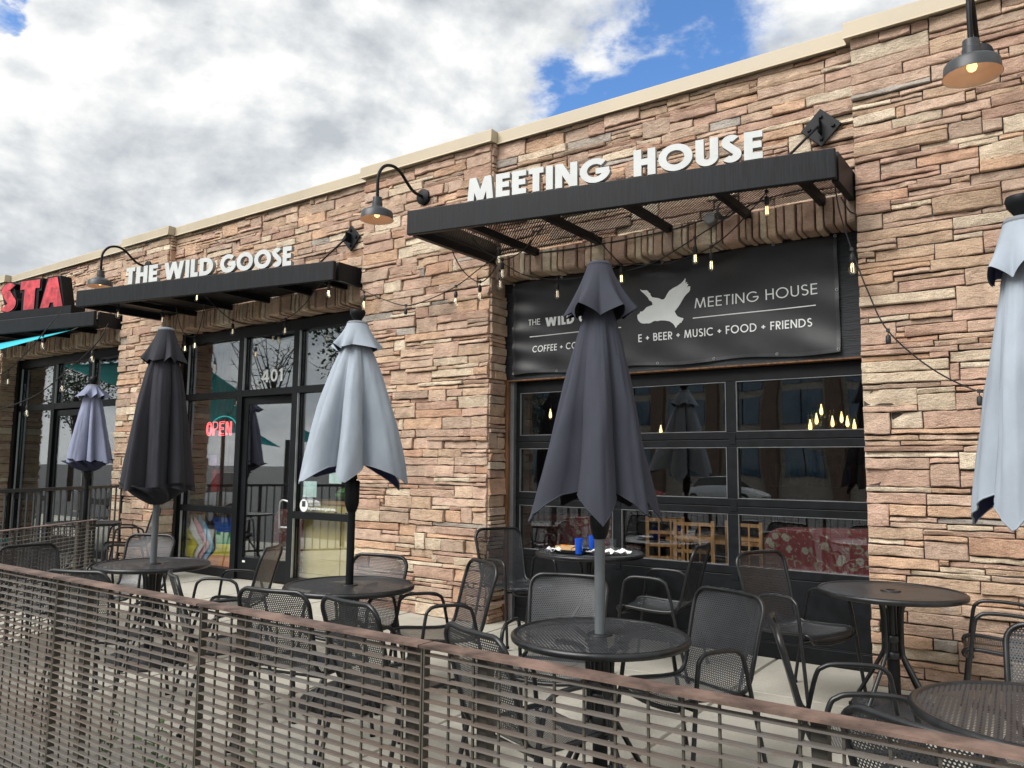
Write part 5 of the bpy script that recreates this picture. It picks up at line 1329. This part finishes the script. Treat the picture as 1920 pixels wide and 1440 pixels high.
# ------------------------------------------------------------------ dirty dishes on the table by the garage door
def dishes():
    z = TZ['G'] + 0.006; gx, gy = TAB['G']
    rng = random.Random(7)
    def napkin(x, y, s, label, seed):
        m = MB(); q = Vector((seed * 3.1, 0, 0))
        m.grid(9, 9, lambda u, v: (x + (u - .5) * s * 1.6 + 0.02 * mnoise.noise(q + Vector((u * 4, v * 4, 1))), y + (v - .5) * s + 0.02 * mnoise.noise(q + Vector((u * 4, v * 4, 5))), z + 0.004 + 0.045 * max(0, 0.35 + mnoise.noise(q + Vector((u * 3.2, v * 3.2, 9))))))
        o = m.build('napkin', mat('paper_napkin', srgb(238, 238, 236), 0.9, var=0.02)); md = o.modifiers.new('thick', 'SOLIDIFY'); md.thickness = 0.0015
        tag(o, label, 'napkin', 'crumpled paper napkins on the dirty table')
    napkin(gx - 0.19, gy - 0.24, 0.085, 'crumpled white napkin left of the food tray', 1)
    napkin(gx + 0.17, gy - 0.12, 0.13, 'big crumpled white napkin heap right of the blue tumbler', 2)
    napkin(gx + 0.29, gy - 0.02, 0.10, 'crumpled white napkin at the right rim of the dirty table', 3)
    t = thing('food_tray', 'dark serving tray holding an open brown cardboard box', 'tray', (gx - 0.08, gy - 0.16, z), RAD(8))
    m = MB(); m.box((-0.14, -0.09, 0.0), (0.14, 0.09, 0.008)); m.box((-0.14, -0.09, 0.0081), (0.14, -0.082, 0.022)); m.box((-0.14, 0.082, 0.0081), (0.14, 0.09, 0.022)); m.box((-0.14, -0.0819, 0.0081), (-0.132, 0.0819, 0.022)); m.box((0.132, -0.0819, 0.0081), (0.14, 0.0819, 0.022)); m.build('tray', M_BLACK, t, local=True)
    K = mat('cardboard', srgb(206, 170, 124), 0.8, var=0.08)
    m = MB(); m.box((-0.12, -0.06, 0.0085), (0.02, 0.05, 0.012)); m.box((-0.12, -0.06, 0.0121), (0.02, -0.056, 0.05)); m.box((-0.12, 0.046, 0.0121), (0.02, 0.05, 0.05)); m.box((-0.12, -0.0559, 0.0121), (-0.116, 0.0459, 0.05)); m.build('carton', K, t, local=True)
    m = MB(); m.obox((0.055, -0.01, 0.055), (0.035, 0, 0.02), (0, 0.055, 0), (0.0, 0, 0.0015)); m.build('carton_lid', K, t, local=True)
    m = MB(); m.lathe([(0.02, 0.0125), (0.045, 0.02), (0.04, 0.045), (0.015, 0.055)], (-0.06, 0.0, 0), 9); m.build('food_scraps', mat('fried_food', srgb(206, 128, 52), 0.7, var=0.4, scale=30), t, local=True)
    p = MB(); p.lathe([(0.05, 0.0), (0.07, 0.004), (0.10, 0.014), (0.098, 0.018), (0.068, 0.009), (0.005, 0.007)], (gx - 0.16, gy + 0.02, z), 28); tag(p.build('plate', mat('blue_plate', srgb(58, 84, 112), 0.3), smooth=40), 'slate blue plate behind the food tray', 'plate')
    p = MB(); p.lathe([(0.05, 0.0), (0.075, 0.004), (0.11, 0.014), (0.108, 0.018), (0.072, 0.009), (0.005, 0.007)], (gx + 0.17, gy - 0.12, z - 0.001), 28)
    B = mat('blue_plastic', srgb(24, 84, 200), 0.25, var=0.05)
    def tumbler(x, y, r, h, m, name, label, cat):
        g = MB(); g.lathe([(r * 0.8, 0.0), (r * 0.82, 0.002), (r, h), (r * 0.95, h), (r * 0.76, 0.01), (0.002, 0.01)], (x, y, z), 20); tag(g.build(name, m, smooth=40), label, cat)
    tumbler(gx + 0.045, gy - 0.25, 0.035, 0.125, B, 'tumbler', 'blue plastic tumbler at the front of the dirty table', 'tumbler')
    tumbler(gx - 0.03, gy + 0.10, 0.034, 0.12, B, 'tumbler', 'blue plastic tumbler at the back, beside the tall glass', 'tumbler')
    tumbler(gx - 0.10, gy + 0.12, 0.042, 0.19, M_CLEAR, 'pint_glass', 'tall empty pint glass left of the grey umbrella pole', 'glass')
    tumbler(gx + 0.10, gy + 0.02, 0.040, 0.18, M_CLEAR, 'pint_glass', 'tall empty pint glass right of the grey umbrella pole', 'glass')
    tumbler(gx + 0.20, gy + 0.02, 0.036, 0.11, M_CLEAR, 'water_glass', 'short clear glass among the white napkins', 'glass')
dishes()

# ------------------------------------------------------------------ weeds at the foot of the fence
def weeds():
    W = [mat('weed_leaf', (0.10, 0.17, 0.055), 0.6, var=0.35, scale=30)]
    for i, (x, y, s, lab) in enumerate(((-3.66, -3.97, 1.0, 'green weed growing behind the left part of the fence'), (-3.42, -4.0, 0.7, 'small green weed by the fence joint at the left'), (-2.85, -3.98, 0.9, 'green weed behind the fence below the pale grey umbrella'), (-1.45, -3.92, 0.45, 'tiny green weed in the patio joint right of the fence joint'), (-4.1, -3.95, 0.8, 'leafy weed at the left edge behind the fence'))):
        rng = random.Random(i); t = thing('weed', lab, 'weed', (x, y, gz(y)), group='weeds along the fence')
        st = MB(); lf = MB()
        for k in range(5):
            a = rng.uniform(0, 6.28); L = s * rng.uniform(0.22, 0.42); tip = Vector((x + 0.35 * L * math.cos(a), y + 0.12 * L * math.sin(a), gz(y) + L))
            base = Vector((x, y, gz(y))); st.tube([base, (base + tip) / 2 + Vector((0, 0, 0.02)), tip], 0.003, 5)
            for q in range(6):
                p = base.lerp(tip, 0.3 + 0.7 * q / 5); b = rng.uniform(0, 6.28); l = s * rng.uniform(0.05, 0.09); d = Vector((math.cos(b), 0.5 * math.sin(b), 0.25)).normalized(); sd = d.cross(Vector((0, 0, 1))).normalized() * l * 0.28
                lf.poly([p, p + d * l * 0.5 + sd, p + d * l, p + d * l * 0.5 - sd])
        st.build('stem', W[0], t); lf.build('leaves', W[0], t)
weeds()

# ------------------------------------------------------------------ what the glass reflects: the far side of the parking lot
def street():
    b = thing('brick_office_building', 'tan and brick office block across the parking lot, seen mirrored in the garage glass', 'building', (-20, -46, -0.50))
    brick = mat('brick_red', (0.20, 0.075, 0.055), 0.9, var=0.2); tan = mat('tan_stucco', (0.42, 0.38, 0.32), 0.9); blu = mat('blue_glass', (0.05, 0.12, 0.18), 0.05, spec=1.0)
    z0 = -0.50
    m = MB(); m.box((-38, -58, z0), (14, -46.3, 9.2)); m.build('wall', tan, b)
    m = MB(); m.box((-38.3, -58.3, 9.2), (14.3, -46.0, 9.7)); m.build('cornice', tan, b)
    for i in range(13):
        x = -37.5 + i * 4.1
        m = MB(); m.box((x, -46.299, z0), (x + 0.9, -45.8, 9.19)); m.build('pilaster', mat('brown_brick', (0.20, 0.14, 0.105), 0.9), b)
        for zz, h in ((0.9, 2.0), (4.6, 1.9), (7.0, 1.7)):
            m = MB(); m.box((x + 1.2, -46.299, zz), (x + 3.8, -46.22, zz + h)); w = m.build('window', blu, b)
            f = MB(); f.box((x + 2.46, -46.219, zz), (x + 2.54, -46.2, zz + h)); f.build('mullion', M_FRAME, w)
        m = MB(); m.box((x + 0.92, -46.298, 3.2), (x + 4.08, -46.1, 4.0)); m.build('spandrel', brick, b)
    def tree(x, y, h, r, label, seed, bare=0.0):
        rng = random.Random(seed); t = thing('street_tree', label, 'tree', (x, y, -0.50), group='street trees mirrored in the glass')
        bark = mat('bark', (0.06, 0.045, 0.035), 0.9, var=0.3); lf = mat('foliage', (0.045, 0.085, 0.028), 0.7, var=0.45, scale=3)
        m = MB(); top = Vector((x + 0.1, y, h * 0.62)); m.tube([(x, y, -0.50), (x + 0.05, y, h * 0.3), top], [0.16, 0.13, 0.09], 9); tips = []
        for k in range(22):
            a = rng.uniform(0, 6.28); s = Vector((x, y, h * rng.uniform(0.28, 0.6))); e = Vector((x + r * rng.uniform(.5, 1) * math.cos(a), y + r * rng.uniform(.5, 1) * math.sin(a), h * rng.uniform(0.55, 1.0)))
            mid = s.lerp(e, .5) + Vector((0, 0, .25)); m.tube([s, mid, e], [0.035, 0.02, 0.008], 6); tips += [mid, e, mid.lerp(e, .5), s.lerp(mid, .7)]
            for j in range(5): q = mid.lerp(e, rng.random()); q2 = q + Vector((rng.uniform(-1, 1), rng.uniform(-1, 1), rng.uniform(0, .8))) * 0.7; m.tube([q, q2], [0.015, 0.006], 5); tips.append(q2)
        m.build('trunk', bark, t, smooth=60)
        c = MB()
        for p in tips:
            if rng.random() < bare: continue
            n = rng.randint(10, 26)
            for _ in range(n):
                q = p + Vector((rng.gauss(0, .32), rng.gauss(0, .32), rng.gauss(0, .25))); l = rng.uniform(0.08, 0.17); d = Vector((rng.uniform(-1, 1), rng.uniform(-1, 1), rng.uniform(-.7, .5))).normalized(); sd = d.orthogonal().normalized() * l * .45
                c.poly([q, q + d * l * .5 + sd, q + d * l, q + d * l * .5 - sd])
        c.build('crown', lf, t)
    tree(-22.0, -13.8, 9.0, 2.3, 'leafy tree mirrored in the panes above the entry door', 3, 0.25)
    tree(-27.6, -14.2, 8.5, 2.2, 'thinly leaved tree mirrored beside the numerals 401', 5, 0.96)
    tree(-43, -13.5, 8.0, 3.0, 'leafy tree mirrored in the far left windows', 9, 0.1)
    tree(-31, -40, 8.0, 3.0, 'tree before the office block across the parking lot', 14, 0.1)
    def car(x, y, rz, paint, label, suv=False):
        c = thing('parked_car', label, 'car', (x, y, -0.498), rz, group='cars parked across the lot')
        h = 1.72 if suv else 1.42
        pm = mat(paint[0], paint[1], 0.25, var=0.02, spec=0.8); gl = mat('car_glass', (0.012, 0.014, 0.016), 0.05, spec=1.0); ty = mat('tyre', (0.02, 0.02, 0.02), 0.8)
        st = [(-2.28, .45, .62, .78), (-2.2, .32, .78, .84), (-1.9, .26, .92, .88), (-1.0, .24, .98, .90), (0.2, .24, .97, .90), (0.95, .24, .95, .90), (1.7, .25, .82, .88), (2.15, .30, .70, .82), (2.28, .42, .60, .74)]
        if suv: st = [(a, b, d + .12, w) for a, b, d, w in st]
        m = MB(); rings = []
        for X, zl, zt, w in st: rings.append([m.vert(p) for p in ((X, -w * .9, zl), (X, -w, zl + .12), (X, -w, zt - .12), (X, -w * .92, zt), (X, w * .92, zt), (X, w, zt - .12), (X, w, zl + .12), (X, w * .9, zl))])
        for a, d in zip(rings, rings[1:]):
            for k in range(8): m.face((a[k], a[(k + 1) % 8], d[(k + 1) % 8], d[k]))
        m.face(rings[0][::-1]); m.face(rings[-1]); m.build('body', pm, c, local=True, smooth=40)
        z1 = .98 + (.12 if suv else 0) - .02; rear = -2.0 if suv else -1.55
        pr = [(rear, z1, .80), (rear + .35, h - .05, .64), (-.9, h, .63), (0.1, h - .02, .62), (0.5, h - .12, .63), (1.15, z1 - .02, .78)]
        m = MB(); rings = [[m.vert((X, -w, z1 - .03)), m.vert((X, -w * .97, zz)), m.vert((X, w * .97, zz)), m.vert((X, w, z1 - .03))] for X, zz, w in [(p[0], p[1], p[2]) for p in pr]]
        for a, d in zip(rings, rings[1:]):
            for k in range(3): m.face((a[k], a[k + 1], d[k + 1], d[k]))
        m.build('cabin_glass', gl, c, local=True, smooth=20)
        m = MB(); m.grid(6, 4, lambda u, v: (rear + .36 + (0.15 - rear - .36) * u, (v - .5) * 1.26, h + .012 - 0.05 * (2 * u - 1) ** 2 * .5)); ro = m.build('roof', pm, c, local=True, smooth=True); md = ro.modifiers.new('t', 'SOLIDIFY'); md.thickness = .03
        for X in (-1.42, 1.38):
            for s in (-1, 1):
                m = MB(); m.tube([(X, s * .70, .33), (X, s * .91, .33)], .33, 22); wo = m.build('wheel', ty, c, local=True, smooth=40)
                m = MB(); m.tube([(X, s * .905, .33), (X, s * .925, .33)], .21, 18); m.build('rim', M_ALU, wo, local=True, smooth=40)
        for s in (-1, 1):
            m = MB(); m.box((2.18, s * .45, .56), (2.26, s * .72, .66)); m.build('headlight', M_PRINT, c, local=True)
            m = MB(); m.box((-2.275, s * .5, .68), (-2.2, s * .78, .80)); m.build('tail_light', mat('tail_red', (0.4, .01, .01), .2), c, local=True)
    car(-15.7, -35.0, RAD(4), ('white_paint', (0.72, 0.73, 0.74)), 'white sedan mirrored in the middle garage panes')
    car(-22.0, -9.6, RAD(3), ('silver_paint', (0.45, 0.46, 0.47)), 'silver estate car mirrored in the entry window', True)
    car(-27.6, -9.4, RAD(-2), ('dark_paint', (0.04, 0.05, 0.06)), 'dark estate car mirrored in the far left windows', True)
    car(-21.5, -34.6, RAD(2), ('red_car_paint', (0.25, 0.02, 0.02)), 'dark red sedan parked beside the white sedan across the lot')
street()

# a chair of the neighbouring patio, behind the railing
def neighbour():
    c = copy_tree(CHAIR, (-11.9, -1.55, gz(-1.55) + 0.003), RAD(-20), 'dark armchair of the neighbouring patio behind the upright-bar railing', 'black mesh patio armchairs', 1.0)
    p = MB(); p.box((-12.10, -1.76, 0.432), (-11.70, -1.36, 0.47)); o = p.build('seat_cushion', mat('teal_cushion', srgb(30, 130, 120), 0.8), bevel=0.012); tag(o, 'teal seat cushion on the neighbouring patio chair', 'cushion')
neighbour()
